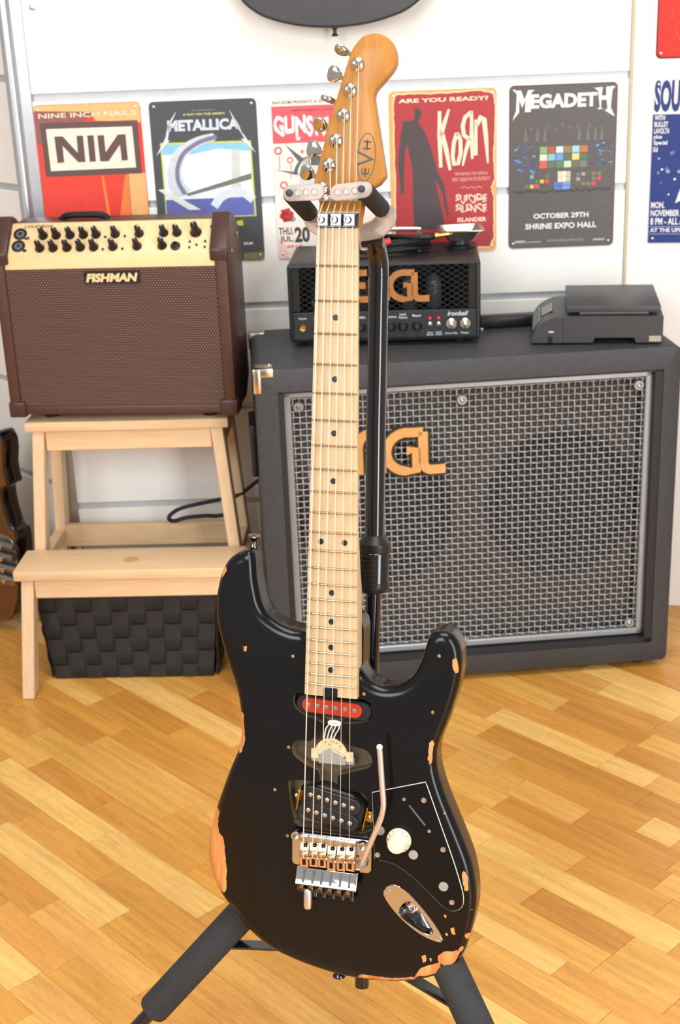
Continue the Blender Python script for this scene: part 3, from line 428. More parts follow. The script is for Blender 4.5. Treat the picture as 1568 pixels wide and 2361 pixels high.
# logo letters (E N G L with long swashes)
LG = thing_logo = None
def arc(cx, cy, rx, ry, a0, a1, k=10): return [(cx + rx * cos(R(a0 + (a1 - a0) * i / k)), cy + ry * sin(R(a0 + (a1 - a0) * i / k))) for i in range(k + 1)]
def logo(root, T, m, th, dark=None):
    """letters E N G L in a unit frame: height 1, total width about 3.7; each letter its own part"""
    w_ = .19
    L_ = {'letter_e': [arc(.80, .5, .26, .46, 80, 262, 10), [(.78, .04), (1.06, .04)], [(.56, .52), (.98, .52)], [(.82, .96), (1.04, .96)]],
          'letter_n': [[(1.18, 0), (1.18, .60)] + arc(1.44, .62, .26, .34, 180, 0, 10) + [(1.70, .58), (1.70, 0)]],
          'letter_g': [[(2.66, .93), (2.36, .93)] + arc(2.30, .48, .48, .46, 95, 262, 14) + [(2.50, .03), (2.50, .50), (2.28, .50)]],
          'letter_l': [[(2.66, .93), (2.66, .22)] + arc(2.84, .22, .18, .20, 180, 265, 6) + [(3.16, .03)]]}
    for k, sts in L_.items():
        mb = MB()
        for st in sts:
            a, b_ = stroke(st, w_ / 2 * 1.15)
            for i in range(len(a) - 1): mb.prism([a[i], b_[i], b_[i + 1], a[i + 1]], 0, 1)
        me = mb.mesh(k, 0, 1, 0)
        for q in me.vertices: q.co = T @ V((q.co.x, q.co.y, q.co.z * th))
        me.materials.append(m); o_ = link(k, me, root)
        if dark:
            mb = MB()
            for st in sts:
                a, b_ = stroke(st, w_ / 2 * 1.15 + .055)
                for i in range(len(a) - 1): mb.prism([a[i], b_[i], b_[i + 1], a[i + 1]], 0, 1)
            me = mb.mesh('letter_edge', 0, 1, 0)
            for q in me.vertices: q.co = T @ V((q.co.x, q.co.y, q.co.z * th * .7))
            me.materials.append(dark); link('letter_edge', me, o_)
sc_ = .079
logo(CAB, MX.Translation((.335 - 3.18 * sc_, .0215, .421)) @ MX.Rotation(R(90), 4, 'X') @ MX.Diagonal((sc_, sc_, 1, 1)), GOLD, .004, mat('logo_edge', (40, 30, 24), .4))
def bracket(x, sx):
    mb = MB()
    mb.box(min(x, x + sx * .034), -.002, CZ1 - .014, max(x, x + sx * .034), .010, CZ1 + .0018); mb.box(min(x - sx * .002, x + sx * .012), -.002, CZ1 - .042, max(x - sx * .002, x + sx * .012), .010, CZ1 + .0018)
    mb.box(min(x - sx * .002, x + sx * .034), 0, CZ1 - .002, max(x - sx * .002, x + sx * .034), .034, CZ1 + .0018)
    b_ = mb.build('corner_guard', BRASS, CAB, bevel=.0025, seg=2)
    MB().lathe([(.004, 0), (.003, .0015)], (x + sx * .028, .026, CZ1 + .0018)).build('screw', NICKEL, b_)
bracket(0, 1)
MB().box(-.002, CD - .03, CZ1 - .03, .03, CD + .002, CZ1 + .0018).build('corner_guard', BRASS, CAB, bevel=.003, seg=2)
box('side_handle', BLACKP, CAB, -.012, .10, .40, 0, .20, .50, .004)
box('top_handle', BLACKP, CAB, .43, .20, .6291, .56, .23, .652, .006)
for x in (.05, CW - .05):
    for y in (.04, CD - .04): MB().lathe([(.018, 0), (.02, .004), (.02, .0122)], (x, y, 0)).build('foot', RUBBER, CAB)
for x in (.425, .565):
    pl_ = MB().box(x - .012, .195, CZ1, x + .012, .235, CZ1 + .004).build('handle_bracket', NICKEL, CAB, bevel=.001, seg=1)
# ---------------------------------------------------------------- amplifier head
AH = thing('amplifier_head', 'small black valve amplifier head with diamond mesh front, on the speaker cabinet', 'amplifier', (-.0613, 2.4232, .629), atan2(-.0234, .3276))
X0, X1, Z0, Z1, AD = -.0165, .3275, .009, .153, .185
tub('shell', mat('black_vinyl', (26, 26, 28), .38, var=.12, bump=.35, bscale=600), AH, X0, X1, Z0, Z1, X0 + .007, X1 - .007, Z0 + .007, Z1 - .007, 0, AD, .008)
PAN = mat('panel_graphite', (48, 50, 53), .4, .2, var=.05)
box('control_panel', PAN, AH, X0 + .007, .004, .013, X1 - .007, .018, .064, .001, 1)
box('side_strip', BLACKP, AH, X0 + .007, .006, .066, X0 + .021, .014, Z1 - .007); box('side_strip', BLACKP, AH, X1 - .021, .006, .066, X1 - .007, .014, Z1 - .007)
box('chassis', mat('chassis_dark', (30, 31, 32), .5), AH, X0 + .007, .16, .012, X1 - .007, .18, Z1 - .008)
for x, r_, h_ in ((.03, .011, .05), (.075, .011, .05), (.20, .014, .062), (.245, .014, .062)):
    vt = MB().lathe([(r_ * .8, 0), (r_, .006), (r_, h_ * .8), (r_ * .5, h_), (.001, h_ + .002)], (x, .09, .05)).build('valve', mat('valve_glass', (190, 200, 196), .05, trans=.8, var=.05), AH)
    MB().cyl((x, .09, .052), (x, .09, .05 + h_ * .75), r_ * .5).build('anode', mat('anode_grey', (70, 66, 60), .5, .5), vt)
box('transformer', mat('transformer', (44, 42, 40), .5), AH, .10, .06, .02, .16, .13, .11, .003)
# diamond mesh: slanted strands clipped to the window
mx0, mx1, mz0, mz1 = X0 + .021, X1 - .021, .066, Z1 - .008
MESHM = mat('expanded_mesh', (64, 68, 72), .3, .8, var=.08)
sl_ = .62
def strand(x, sgn):
    a = V((x, 0, mz0)); b_ = V((x + sgn * (mz1 - mz0) / sl_, 0, mz1)); t0, t1 = 0., 1.
    dx = b_.x - a.x
    for lim, s_ in ((mx0, 1), (mx1, -1)):
        f0, f1 = s_ * (a.x - lim), s_ * (b_.x - lim)
        if f0 < 0 and f1 < 0: return
        if f0 < 0: t0 = max(t0, f0 / (f0 - f1))
        if f1 < 0: t1 = min(t1, f0 / (f0 - f1))
    if t1 - t0 < .03: return
    p, q = a.lerp(b_, t0), a.lerp(b_, t1); y = .011 + .001 * sgn; w2 = .0011
    MB().hexa([(p.x - w2, y - .0012, p.z), (p.x + w2, y - .0012, p.z), (p.x + w2, y + .0018, p.z), (p.x - w2, y + .0018, p.z)], [(q.x - w2, y - .0012, q.z), (q.x + w2, y - .0012, q.z), (q.x + w2, y + .0018, q.z), (q.x - w2, y + .0018, q.z)]).build('mesh_strand', MESHM, AH, smooth=0)
xx = mx0 - .14
while xx < mx1 + .14:
    strand(xx, 1); strand(xx, -1); xx += .0165
sc_ = .052
logo(AH, MX.Translation((.2385 - 3.2 * sc_ - .0, .0095, .0835)) @ MX.Rotation(R(90), 4, 'X') @ MX.Diagonal((sc_ * 1.0, sc_, 1, 1)), COPPER, .004)
FT = MX.Translation((0, .004, 0)) @ MX.Rotation(R(90), 4, 'X')
INK = mat('white_ink', (215, 217, 220), .5)
def htext(s_, x, z, w_, h_=.0042, **k): text('lettering', s_, x - w_ / 2, x + w_ / 2, z, z + h_, INK, AH, FT, .0002, .01, **k)
AZ = -.011   # measured panel heights are relative to z=.64
for lbl, x, w_ in (('Input', .008, .014), ('Clean', .036, .014), ('Lead', .062, .012), ('Bass', .088, .012), ('Middle', .113, .016), ('Treble', .140, .015), ('Presence', .1669, .020)): htext(lbl, x, .0515, w_)
htext('Lead', .1884, .0555, .011); htext('Volume', .1884, .0498, .016); htext('Master', .2137, .0525, .016)
htext('Gain', .2369, .0218, .010, .003); htext('Boost', .2369, .0178, .012, .003); htext('Lead', .2523, .0222, .010, .003); htext('Clean', .2523, .0182, .012, .003)
htext('Stand By', .2751, .0185, .022); htext('Power', .2997, .0193, .014)
text('lettering', 'Ironball', .268, .305, .0528, .0608, INK, AH, FT, .0002, .01, .35)
jk = MB().lathe([(.0075, 0), (.0075, .002), (.006, .004), (.006, .006), (.0035, .006), (.003, .002)], (.0079, .004, .0365), (0, -1, 0), 14).build('input_jack', mat('gold_metal', (220, 180, 96), .2, 1), AH)
for x in (.036, .062, .088, .113, .140, .1669, .1884, .2137):
    kb = MB().lathe([(.0088, 0), (.0088, .003), (.0068, .005), (.006, .013), (.0045, .0145), (.001, .0148)], (x, .004, .0365), (0, -1, 0), 16).build('control_knob', BLACKP, AH)
    box('pointer', mat('gold_metal', (0, 0, 0)), kb, -.0008, -.0152, -.004, .0008, -.0143, .004, loc=(x, .004, .0365), rot=(0, R(-30 + 60 * ((x * 997) % 1)), 0))
for x in (.2369, .2523):
    tg = MB().lathe([(.0042, 0), (.0042, .002), (.0022, .003), (.0016, .009), (.0024, .011), (.001, .012)], (x, .004, .038), (0, -1, .15), 12).build('mini_toggle', mat('pale_chrome', (226, 214, 196), .15, 1), AH)
    MB().lathe([(.0024, 0), (.0022, .002), (.001, .003)], (x, .004, .0495), (0, -1, 0), 10).build('indicator_lamp', mat('red_led', (255, 40, 40), .3, emit=.8), AH)
for x in (.2751, .2997):
    MB().lathe([(.0095, 0), (.0095, .003), (.005, .005), (.0035, .013), (.0052, .018), (.002, .02)], (x, .004, .038), (0, -1, .2), 12).build('power_toggle', mat('pale_chrome', (0, 0, 0)), AH)
for x in (.02, .29):
    for y in (.03, .155): MB().lathe([(.011, 0), (.012, .002), (.012, .0092)], (x, y, 0)).build('foot', RUBBER, AH)
MB().tube(cat3([(.09, .10, .153), (.09, .10, .186), (.10, .10, .193), (.21, .10, .193), (.22, .10, .186), (.22, .10, .153)], 5), .0042, 10).build('carry_handle', NICKEL, AH)
# ---------------------------------------------------------------- coiled cable, tray
ZT = .629 + .1535
cb_ = []
base = V((.085, 2.505, ZT))
for k in range(0, 220):
    a = k * .18; r_ = 1 + .05 * sin(k * .37) + .02 * sin(k * 1.1); cb_.append(base + V((.085 * r_ * cos(a) + .012 * sin(k * .05), .034 * r_ * sin(a), .0055 + k / 220 * .018 + .0015 * sin(k * .9))))
end = cb_[-1]
cb_ += [end + V((.012, -.008, .004)), end + V((.03, -.012, .006)), V((.165, 2.470, ZT + .030))]
ic = thing('instrument_cable', 'coiled black instrument cable with gold plug, on top of the amplifier head', 'cable', (0, 0, 0))
MB().tube(cat3(cb_[::2] + [cb_[-1]], 2), .0036, 8).build('cable', RUBBER, ic)
e_ = V((.165, 2.470, ZT + .030)); dr = V((1, .08, .06)).normalized()
MB().tube([e_ - dr * .002, e_ + dr * .004, e_ + dr * .022, e_ + dr * .026], [.005, .0068, .0064, .0045], 12).build('plug_body', BLACKP, ic)
MB().tube([e_ + dr * .026, e_ + dr * .032, e_ + dr * .033, e_ + dr * .052, e_ + dr * .053, e_ + dr * .055, e_ + dr * .058], [.0055, .0055, .0034, .0034, .0024, .0034, .001], 12).build('plug_tip', mat('gold_metal', (0, 0, 0)), ic)
MB().tube([e_ - dr * .075 + V((0, 0, -.004)), e_ - dr * .055], .0062, 12).build('red_sleeve', mat('red_sleeve', (214, 60, 40), .4), ic)
tr_ = thing('metal_tray', 'small square steel tray on a black foot, on the amplifier head', 'tray', (.242, 2.535, ZT))
rsq = lambda h, s_: [V((x, y, h)) for x, y in rrect(-s_, -s_, s_, s_, .006, 3)]
MB().rings([rsq(.014, .022), rsq(.0145, .024), rsq(.033, .036), rsq(.0335, .042), rsq(.0345, .042), rsq(.0345, .0355), rsq(.016, .0235)]).build('dish', mat('tray_steel', (206, 202, 194), .25, 1), tr_)
MB().lathe([(.028, 0), (.028, .003), (.02, .006), (.019, .0145)], n=20).build('foot', BLACKP, tr_)
tag(MB().prism([(x * .011, y * .012) for x, y in catmull([(-1, .8), (0, 1), (1, .8), (.5, -.4), (0, -1.2), (-.5, -.4)], 4)], 0, .001).build('guitar_pick', mat('purple_pick', (96, 60, 110), .4), None, (.240, 2.535, ZT + .0165), (0, 0, .4)), 'purple guitar pick lying in the small steel tray', 'pick')
# ---------------------------------------------------------------- digital scale
DS = thing('digital_scale', 'black digital parcel scale with flat square platform, on the speaker cabinet', 'scale', (.352, 2.378, .6292), atan2(-.035, .2285))
SCB = mat('scale_black', (62, 62, 65), .42, var=.06, bump=.2, bscale=900)
prof = [(.0, .003)] + [(.0 + .056 - .056 * cos(R(a)), .003 + .0485 * sin(R(a))) for a in range(8, 91, 8)] + [(.0585, .0515), (.2295, .0515), (.2295, .003), (.183, .003), (.180, .012), (.112, .012), (.109, .003)]
MB().prism([(x, z) for x, z in prof], 0, .175, MX.Rotation(R(90), 4, 'X') @ MX.Diagonal((1, 1, -1, 1))).build('body', SCB, DS, bevel=.0012, seg=1, smooth=25)
pf = MB().box(.0620, -.004, .0590, .2240, .180, .0705).build('platform', SCB, DS, bevel=.002, seg=2)
box('platform_support', mat('pale_rubber', (176, 180, 176), .5), DS, .085, .02, .0515, .205, .16, .0592)
for a, w0, w1, nm, c_ in ((46, .02, .085, 'display', (30, 34, 36)),):
    pass
def onarc(a, off=0): return V((.056 - (.056 + off) * cos(R(a)), 0, .003 + (.0485 + off) * sin(R(a))))
p = onarc(60, .0004); rt = MX.Translation(p) @ MX.Rotation(R(-90 + 62), 4, 'Y')
MB().box(-.011, .05, -.0006, .011, .12, .0008, rt).build('display', mat('lcd_dark', (34, 38, 40), .15), DS, bevel=.0004, seg=1)
for a in (24, 33, 42):
    for y0 in (.03, .06, .09, .12):
        p = onarc(a, .0006); rt = MX.Translation(p) @ MX.Rotation(R(-90 + a + 2), 4, 'Y')
        MB().box(-.0032, y0, -.001, .0032, y0 + .024, .0012, rt).build('key', mat('scale_key', (120, 122, 124), .4), DS, bevel=.0005, seg=1)
box('port_plate', mat('rating_plate', (170, 160, 140), .5), DS, .2060, -.0008, .006, .2265, .002, .016)
box('cover_seam', BLACKP, DS, .0560, -.0004, .004, .0566, .002, .051); box('power_switch', BLACKP, DS, .030, -.0012, .0035, .038, .002, .016, .0005, 1)
box('label_strip', INK, DS, .031, -.0006, .0225, .040, .001, .0250)
for x in (.02, .21):
    for y in (.02, .155): MB().lathe([(.007, 0), (.007, .0035)], (x, y, 0)).build('foot', RUBBER, DS)
# ---------------------------------------------------------------- step stool
PINE = mat('pale_birch', (230, 198, 158), .48, var=.06, scale=3.0, stretch=(4, 60, 60), dark=(220, 182, 138))
PINEV = mat('pale_birch_upright', (230, 200, 162), .48, scale=3.0, stretch=(60, 60, 4), dark=(220, 186, 146))
ST = thing('step_stool', 'pale birch two-step stool carrying the brown combo amplifier', 'step stool', (-.399, 2.33, 0), R(-3))
box('upper_tread', PINE, ST, -.192, .115, .481, .192, .300, .500, .003)
box('lower_tread', PINE, ST, -.213, -.004, .229, .213, .104, .249, .003)
MB().lathe([(.0145, 0), (.0145, .0004), (.001, .0006)], (.0, .045, .249)).build('knot', mat('knot_wood', (206, 158, 108), .5), ST)
def leg(xb, yb, zb, xt, yt, zt, wx, wy, name='leg'):
    def q(x, y, z): return [(x - wx, y - wy, z), (x + wx, y - wy, z), (x + wx, y + wy, z), (x - wx, y + wy, z)]
    return MB().hexa(q(xb, yb, zb), q(xt, yt, zt)).build(name, PINEV, ST, bevel=.0015, seg=1)
for s_ in (-1, 1):
    leg(s_ * .2035 + (.009 if s_ > 0 else 0), -.020, 0.001, s_ * .1895, .022, .2292, .0115, .018)
    leg(s_ * .1925, .1225, .190, s_ * .1685, .140, .4812, .0112, .018, 'upright')
    leg(s_ * .200, .2885, 0.001, s_ * .170, .268, .4812, .0112, .018)
    MB().box(s_ * .188 - .010, .1415, .205, s_ * .188 + .010, .27, .229).build('side_rail', PINE, ST, bevel=.0015, seg=1)
    MB().box(s_ * .170 - .010, .150, .440, s_ * .170 + .010, .255, .481).build('side_rail', PINE, ST, bevel=.0015, seg=1)
box('apron', PINE, ST, -.1575, .128, .440, .1575, .146, .481, .0015, 1)
box('apron', PINE, ST, -.178, .006, .190, .178, .024, .229, .0015, 1)
box('rear_stretcher', PINE, ST, -.178, .262, .190, .178, .280, .236, .0015, 1)
box('rear_apron', PINE, ST, -.1575, .258, .440, .1575, .276, .481, .0015, 1)
# ---------------------------------------------------------------- woven basket
BK = thing('storage_basket', 'black basket woven from flat straps under the wooden step stool', 'basket', (-.412, 2.372, 0), R(-3))
STRAP = mat('black_strap', (40, 40, 43), .5, var=.2, scale=60, bump=.3, bscale=500)
STRAPB = mat('dark_strap', (28, 28, 30), .55, var=.2, scale=60, bump=.3, bscale=500)
bw, bh, bd = .172, .172, .16
def fold(y, z): return y
for side in range(4):
    # front, right, back, left; local frame: t along wall, outward normal
    ang = (0, 90, 180, 270)[side]; half = bw if side % 2 == 0 else bd / 2; depth = bd / 2 if side % 2 == 0 else bw
    rotm = MX.Translation((0, bd / 2, 0)) @ MX.Rotation(R(ang), 4, 'Z')
    nv = 10 if side % 2 == 0 else 5; nh = 6; pw = 2 * half / nv; ph = bh / nh
    def pt(t, z, off):
        e = .90 + .10 * z / bh
        return rotm @ V((t * e, -(depth * (.94 + .06 * z / bh)) - off, z + .002))
    def strap(path, wdt, horiz, name, m_):
        rs = []
        for (a, z, off) in path:
            w2 = wdt / 2
            c = [(a, z - w2), (a, z + w2)] if horiz else [(a - w2, z), (a + w2, z)]
            rs.append([pt(c[0][0], c[0][1], off - .0008), pt(c[1][0], c[1][1], off - .0008), pt(c[1][0], c[1][1], off + .0008), pt(c[0][0], c[0][1], off + .0008)])
        MB().rings(rs).build(name, m_, BK, smooth=50)
    for j in range(nh):
        path = []
        for k in range(nv * 4 + 1):
            t = -half + 2 * half * k / (nv * 4); path.append((t, (j + .5) * ph, .0022 * (1 if sin(pi * (k / 4) + pi * j + .001) > 0 else -1) * min(1, 1.6 * abs(sin(pi * k / 4)))))
        strap(path, ph * .94, True, 'weft_strap', STRAP)
    for i in range(nv):
        path = []
        for k in range(nh * 4 + 1):
            z = bh * k / (nh * 4); path.append((-half + (i + .5) * pw, z, -.0022 * (1 if sin(pi * (k / 4) + pi * i + .001) > 0 else -1) * min(1, 1.6 * abs(sin(pi * k / 4)))))
        strap(path, pw * .94, False, 'warp_strap', STRAPB)
box('base', STRAPB, BK, -bw * .9, .008, .001, bw * .9, bd - .008, .006)
rim = [(-bw, 0), (bw, 0), (bw, bd), (-bw, bd), (-bw, 0)]
MB().tube([V((x, y, bh + .002)) for x, y in rrect(-bw, 0, bw, bd, .008, 3)] + [V((bw, bd - .008, bh + .002))], .003, 8).build('rim', STRAP, BK)
tag(MB().prism(rrect(-.035, -.02, .035, .02, .01), 0, .15).build('blue_pouch', mat('navy_pouch', (40, 40, 110), .4), None, (-.345, 2.44, .0065), (0, .02, .1), .006), 'dark blue pouch standing inside the woven basket', 'pouch')
tag(MB().prism(rrect(-.05, -.03, .05, .03, .012), 0, .145).build('black_case', BLACKP, None, (-.47, 2.44, .0065), (0, .0, -.1), .01), 'small black case standing inside the woven basket', 'case')
# ---------------------------------------------------------------- combo amplifier
BR = mat('brown_vinyl', (82, 52, 44), .42, var=.1, scale=60, bump=.35, bscale=500)
BRD = mat('brown_vinyl_guard', (70, 44, 38), .36, var=.1, scale=60)
TAN = mat('tan_panel', (236, 202, 150), .42, var=.02, scale=20)
CA = thing('combo_amplifier', 'brown acoustic combo amplifier with tan control panel and dotted grille, on the step stool', 'amplifier', (-.589, 2.4506, .5002), R(-6.05))
AW, AHt, ADp = .394, .345, .165
gc = bpy.data.materials.new('dotted_grille_cloth'); gc.use_nodes = True; nt = gc.node_tree; n = nt.nodes; L = nt.links; b = n['Principled BSDF']
tc = n.new('ShaderNodeTexCoord'); mp = n.new('ShaderNodeMapping'); mp.inputs['Scale'].default_value = (1 / .0056, 1, 1 / .0042); L.new(tc.outputs['Object'], mp.inputs[0])
sp_ = n.new('ShaderNodeSeparateXYZ'); L.new(mp.outputs[0], sp_.inputs[0])
def mth(op, a, b_=None, c_=None):
    q = n.new('ShaderNodeMath'); q.operation = op
    for i_, x_ in enumerate((a, b_, c_)):
        if x_ is None: continue
        if isinstance(x_, (int, float)): q.inputs[i_].default_value = x_
        else: L.new(x_, q.inputs[i_])
    return q.outputs[0]
row = mth('FLOOR', sp_.outputs[2]); odd = mth('MULTIPLY', mth('FLOORED_MODULO', row, 2), .5)
fx = mth('SUBTRACT', mth('FRACT', mth('ADD', sp_.outputs[0], odd)), .5); fz = mth('SUBTRACT', mth('FRACT', sp_.outputs[2]), .5)
dd = mth('SQRT', mth('ADD', mth('MULTIPLY', fx, fx), mth('MULTIPLY', fz, fz)))
rp = n.new('ShaderNodeValToRGB'); rp.color_ramp.elements[0].position = .20; rp.color_ramp.elements[1].position = .40
rp.color_ramp.elements[0].color = lin((132, 100, 86)) + (1,); rp.color_ramp.elements[1].color = lin((54, 32, 28)) + (1,); L.new(dd, rp.inputs[0])
L.new(rp.outputs[0], b.inputs['Base Color']); b.inputs['Roughness'].default_value = .75
bp = n.new('ShaderNodeBump'); bp.inputs['Strength'].default_value = .6; bp.inputs['Distance'].default_value = .001; bp.invert = True; L.new(dd, bp.inputs['Height']); L.new(bp.outputs[0], b.inputs['Normal'])
# side panels: profile in y-z
side = [(0, .014), (0, .3175), (.055, .3725), (.10, .366), (.148, .335), (.165, .30), (.165, .05), (.12, .014)]
for x0, x1 in ((-.016, .006), (.388, .410)):
    MB().prism(side, x0, x1, MX(((0, 0, 1, 0), (1, 0, 0, 0), (0, 1, 0, 0), (0, 0, 0, 1)))).build('side_panel', BR, CA, bevel=.005, seg=2, smooth=30)
box('cabinet_body', BR, CA, .006, .0125, .016, .388, .160, .2863, .002)
box('rear_body', BR, CA, .006, .0605, .2864, .388, .160, .335, .002)
box('bottom_rail', BR, CA, .004, .003, .016, .390, .03, .034, .004)
gq = box('grille', gc, CA, .006, .0045, .034, .388, .012, .2865)
TS = R(45)
pan = [(.0035, .2865), (.0035, .3125), (.052, .361), (.060, .361), (.060, .2865)]
MB().prism(pan, .0062, .3878, MX(((0, 0, 1, 0), (1, 0, 0, 0), (0, 1, 0, 0), (0, 0, 0, 1)))).build('control_panel', TAN, CA, bevel=.0012, seg=1)
box('top_board', BR, CA, .006, .0605, .335, .388, .152, .358, .004)
# frame of the sloped panel: origin at lower front edge
S0 = MX.Translation((0, .0035, .3125)) @ MX.Rotation(R(45), 4, 'X')      # local x right, y up-slope, z outward
def onp(p): return S0 @ V(p)
nrm = (S0.to_3x3() @ V((0, 0, 1)))
for z, xs in ((.0405, (.0745, .0985, .124, .1485, .1715, .2065, .2500, .2945, .3185, .3525)), (.0135, (.0718, .0962, .1215, .1459, .1703, .2052, .2488, .2942))):
    for i, x in enumerate(xs):
        big = 1.22 if x > .34 else 1
        kb = MB().lathe([(.0086 * big, 0), (.0088 * big, .0025), (.0072 * big, .0055), (.0060 * big, .010), (.0050 * big, .0215 * big), (.0040 * big, .0225 * big), (.0008, .0228 * big)], onp((x, z, 0)), nrm, 18).build('control_knob', BLACKP, CA)
        an = R(((i * 67 + (40 if z > .03 else 100)) % 150) - 75); dv = S0.to_3x3() @ V((sin(an), cos(an), 0)); c_ = onp((x, z, .0226 * big))
        MB().tube([c_ - nrm * .0095 + dv * .0062 * big, c_ - nrm * .001 + dv * .0049 * big, c_ + nrm * .0004 + dv * .0034 * big, c_ + nrm * .0006], .0009, 6).build('pointer', INK, kb)
for z in (.0455, .0195):
    x = .0315
    jk = MB().lathe([(.0122, 0), (.0122, .002), (.0108, .003), (.0108, .0035), (.009, .0035), (.0085, .001), (.003, .001)], onp((x, z, 0)), nrm, 22).build('combo_jack', BLACKP, CA)
    MB().lathe([(.0085, .001), (.0062, .0028), (.0040, .0028), (.0034, .0006)], onp((x, z, 0)), nrm, 20).build('jack_insert', mat('jack_grey', (96, 98, 98), .4), jk)
    MB().lathe([(.002, 0), (.002, .003)], onp((x + .0115, z - .0105, 0)), nrm, 8).build('latch', BLACKP, jk)
for x, z in ((.0475, .036), (.0458, .0095), (.1890, .035), (.2245, .0355), (.1873, .0085), (.2228, .0085), (.3435, .0205), (.3435, .0085), (.3560, .0135), (.3710, .0205), (.3710, .0085), (.3795, .052)):
    MB().lathe([(.0020, 0), (.0020, .0032), (.0014, .004)], onp((x, z, 0)), nrm, 10).build('push_button', BLACKP, CA)
MB().lathe([(.0088, 0), (.0088, .003), (.006, .0055), (.006, .008), (.0036, .008), (.003, .003)], onp((.3182, .012, 0)), nrm, 16).build('output_jack', mat('jack_dark', (58, 56, 56), .35, .4), CA)
text('lettering', 'LOUDBOX', .0375, .0905, .0590, .0650, mat('dark_ink', (74, 56, 40), .5), CA, S0, .0003, .02)
text('lettering', '1', .0135, .0148, .046, .0495, mat('dark_ink', (0, 0, 0)), CA, S0, .0002); text('lettering', '2', .0115, .0138, .020, .0235, mat('dark_ink', (0, 0, 0)), CA, S0, .0002)
bdg = box('badge', mat('badge_black', (30, 24, 22), .4), CA, .150, .0015, .2595, .2515, .0046, .2810, .0008, 1)
text('lettering', 'FISHMAN', .1535, .2480, .2625, .2780, TAN, bdg, MX.Translation((0, .0014, 0)) @ MX.Rotation(R(90), 4, 'X'), .0012, .045, .22)
for x in (-.0178, .3805):
    g_ = MB()
    g_.box(x, -.002, .2980, x + .0315, .020, .330); g_.add([], [])
    MB().prism([(-.002, .296), (-.002, .318), (.053, .3745), (.068, .373), (.068, .355), (.045, .345), (.022, .318), (.022, .296)], x - .0005, x + .032, MX(((0, 0, 1, 0), (1, 0, 0, 0), (0, 1, 0, 0), (0, 0, 0, 1)))).build('corner_guard', BRD, CA, bevel=.004, seg=2, smooth=30)
    MB().prism([(-.002, .012), (-.002, .042), (.020, .042), (.05, .030), (.05, .012)], x - .0005, x + .032, MX(((0, 0, 1, 0), (1, 0, 0, 0), (0, 1, 0, 0), (0, 0, 0, 1)))).build('corner_guard', BRD, CA, bevel=.004, seg=2, smooth=30)
for y, z in ((.045, .305), (.11, .325)): MB().lathe([(.004, 0), (.003, .0015)], (.412, y, z), (1, 0, 0), 10).build('screw', NICKEL, CA)
MB().tube(cat3([(.085, .115, .357), (.095, .112, .364), (.11, .11, .366), (.15, .11, .366), (.165, .112, .364), (.175, .115, .357)], 5), .006, 10).build('carry_handle', RUBBER, CA)
for x in (.045, .350):
    for y in (.055, .125): MB().lathe([(.0135, 0), (.014, .003), (.0125, .0165)], (x, y, 0)).build('foot', RUBBER, CA)
# ---------------------------------------------------------------- power cable behind the stool
pc = [(-.12, 2.60, .34), (-.1622, 2.59, .32), (-.1981, 2.58, .2975), (-.2367, 2.575, .2896), (-.3104, 2.57, .2775), (-.336, 2.57, .266), (-.344, 2.565, .2565), (-.333, 2.56, .2525), (-.3048, 2.56, .2590), (-.2526, 2.56, .2595), (-.222, 2.557, .245), (-.212, 2.555, .10), (-.21, 2.56, .014), (-.16, 2.60, .0055)]
tag(MB().tube(cat3(pc, 8), .0042, 8).build('power_cable', RUBBER, None), 'looped black power cable hanging behind the step stool', 'cable')
# ---------------------------------------------------------------- bass leaning at the left edge
BS = thing('electric_bass', 'sunburst electric bass at the left edge behind the step stool, mostly out of frame', 'bass guitar', (-.70, 2.60, 0), R(-35))
bo = [(-330, 60), (-300, 30), (-240, 12), (-150, 10), (-60, 18), (-2, 30), (20, 45), (41, 89), (50, 130), (56, 180), (59, 218), (58, 241), (46, 243), (39, 257), (33, 279), (30, 306), (32, 329), (53, 338), (49, 356), (48, 378), (55, 411), (55, 431), (44, 449), (20, 444), (-10, 400), (-60, 330), (-130, 300), (-190, 300), (-200, 340), (-230, 420), (-270, 440), (-310, 410), (-330, 330), (-310, 240), (-350, 150)]
bo = [(x * .001, z * .001) for x, z in bo]
XZ = MX(((1, 0, 0, 0), (0, 0, -1, 0), (0, 1, 0, 0), (0, 0, 0, 1)))    # prism z -> -y (towards viewer)
lean = MX.Rotation(R(0), 4, 'X')
SB = mat('sunburst_brown', (112, 66, 26), .2, coat=.6, var=.2, scale=6, dark=(70, 38, 14)); SBK = mat('sunburst_black', (16, 13, 12), .15, coat=.6)
MB().prism(bo, -.041, -.0008, XZ).build('body_edge', SBK, BS, bevel=.005, seg=2, smooth=40)
cxm = sum(p[0] for p in bo) / len(bo); czm = sum(p[1] for p in bo) / len(bo)
MB().prism([(x - .006 if x > cxm else x + .006, z) for x, z in bo], -.004, .0006, XZ).build('body_face', SB, BS, smooth=0)
bp_ = MB().prism(rrect(-.075, .115, .052, .228, .03, 6), .0006, .003, XZ).build('bridge_plate', mat('worn_steel', (150, 146, 138), .35, .9, var=.2), BS, bevel=.0008, seg=1)
for i, z in enumerate((.135, .160, .185, .210)):
    MB().tube([(-.03, -.009, z), (.052 + .006 * (i % 2), -.009, z)], .0075, 12).build('saddle_barrel', mat('worn_steel', (0, 0, 0)), bp_)
    MB().lathe([(.006, 0), (.006, .004), (.003, .005)], (.022, -.016, z - .004), (0, -1, 0), 12).build('saddle_screw', BRASS, bp_)
    MB().tube([(.0 + .0, -.017, z), (-.06, -.018, z + .0)], .0009, 6).build('string_end', NICKEL, bp_)
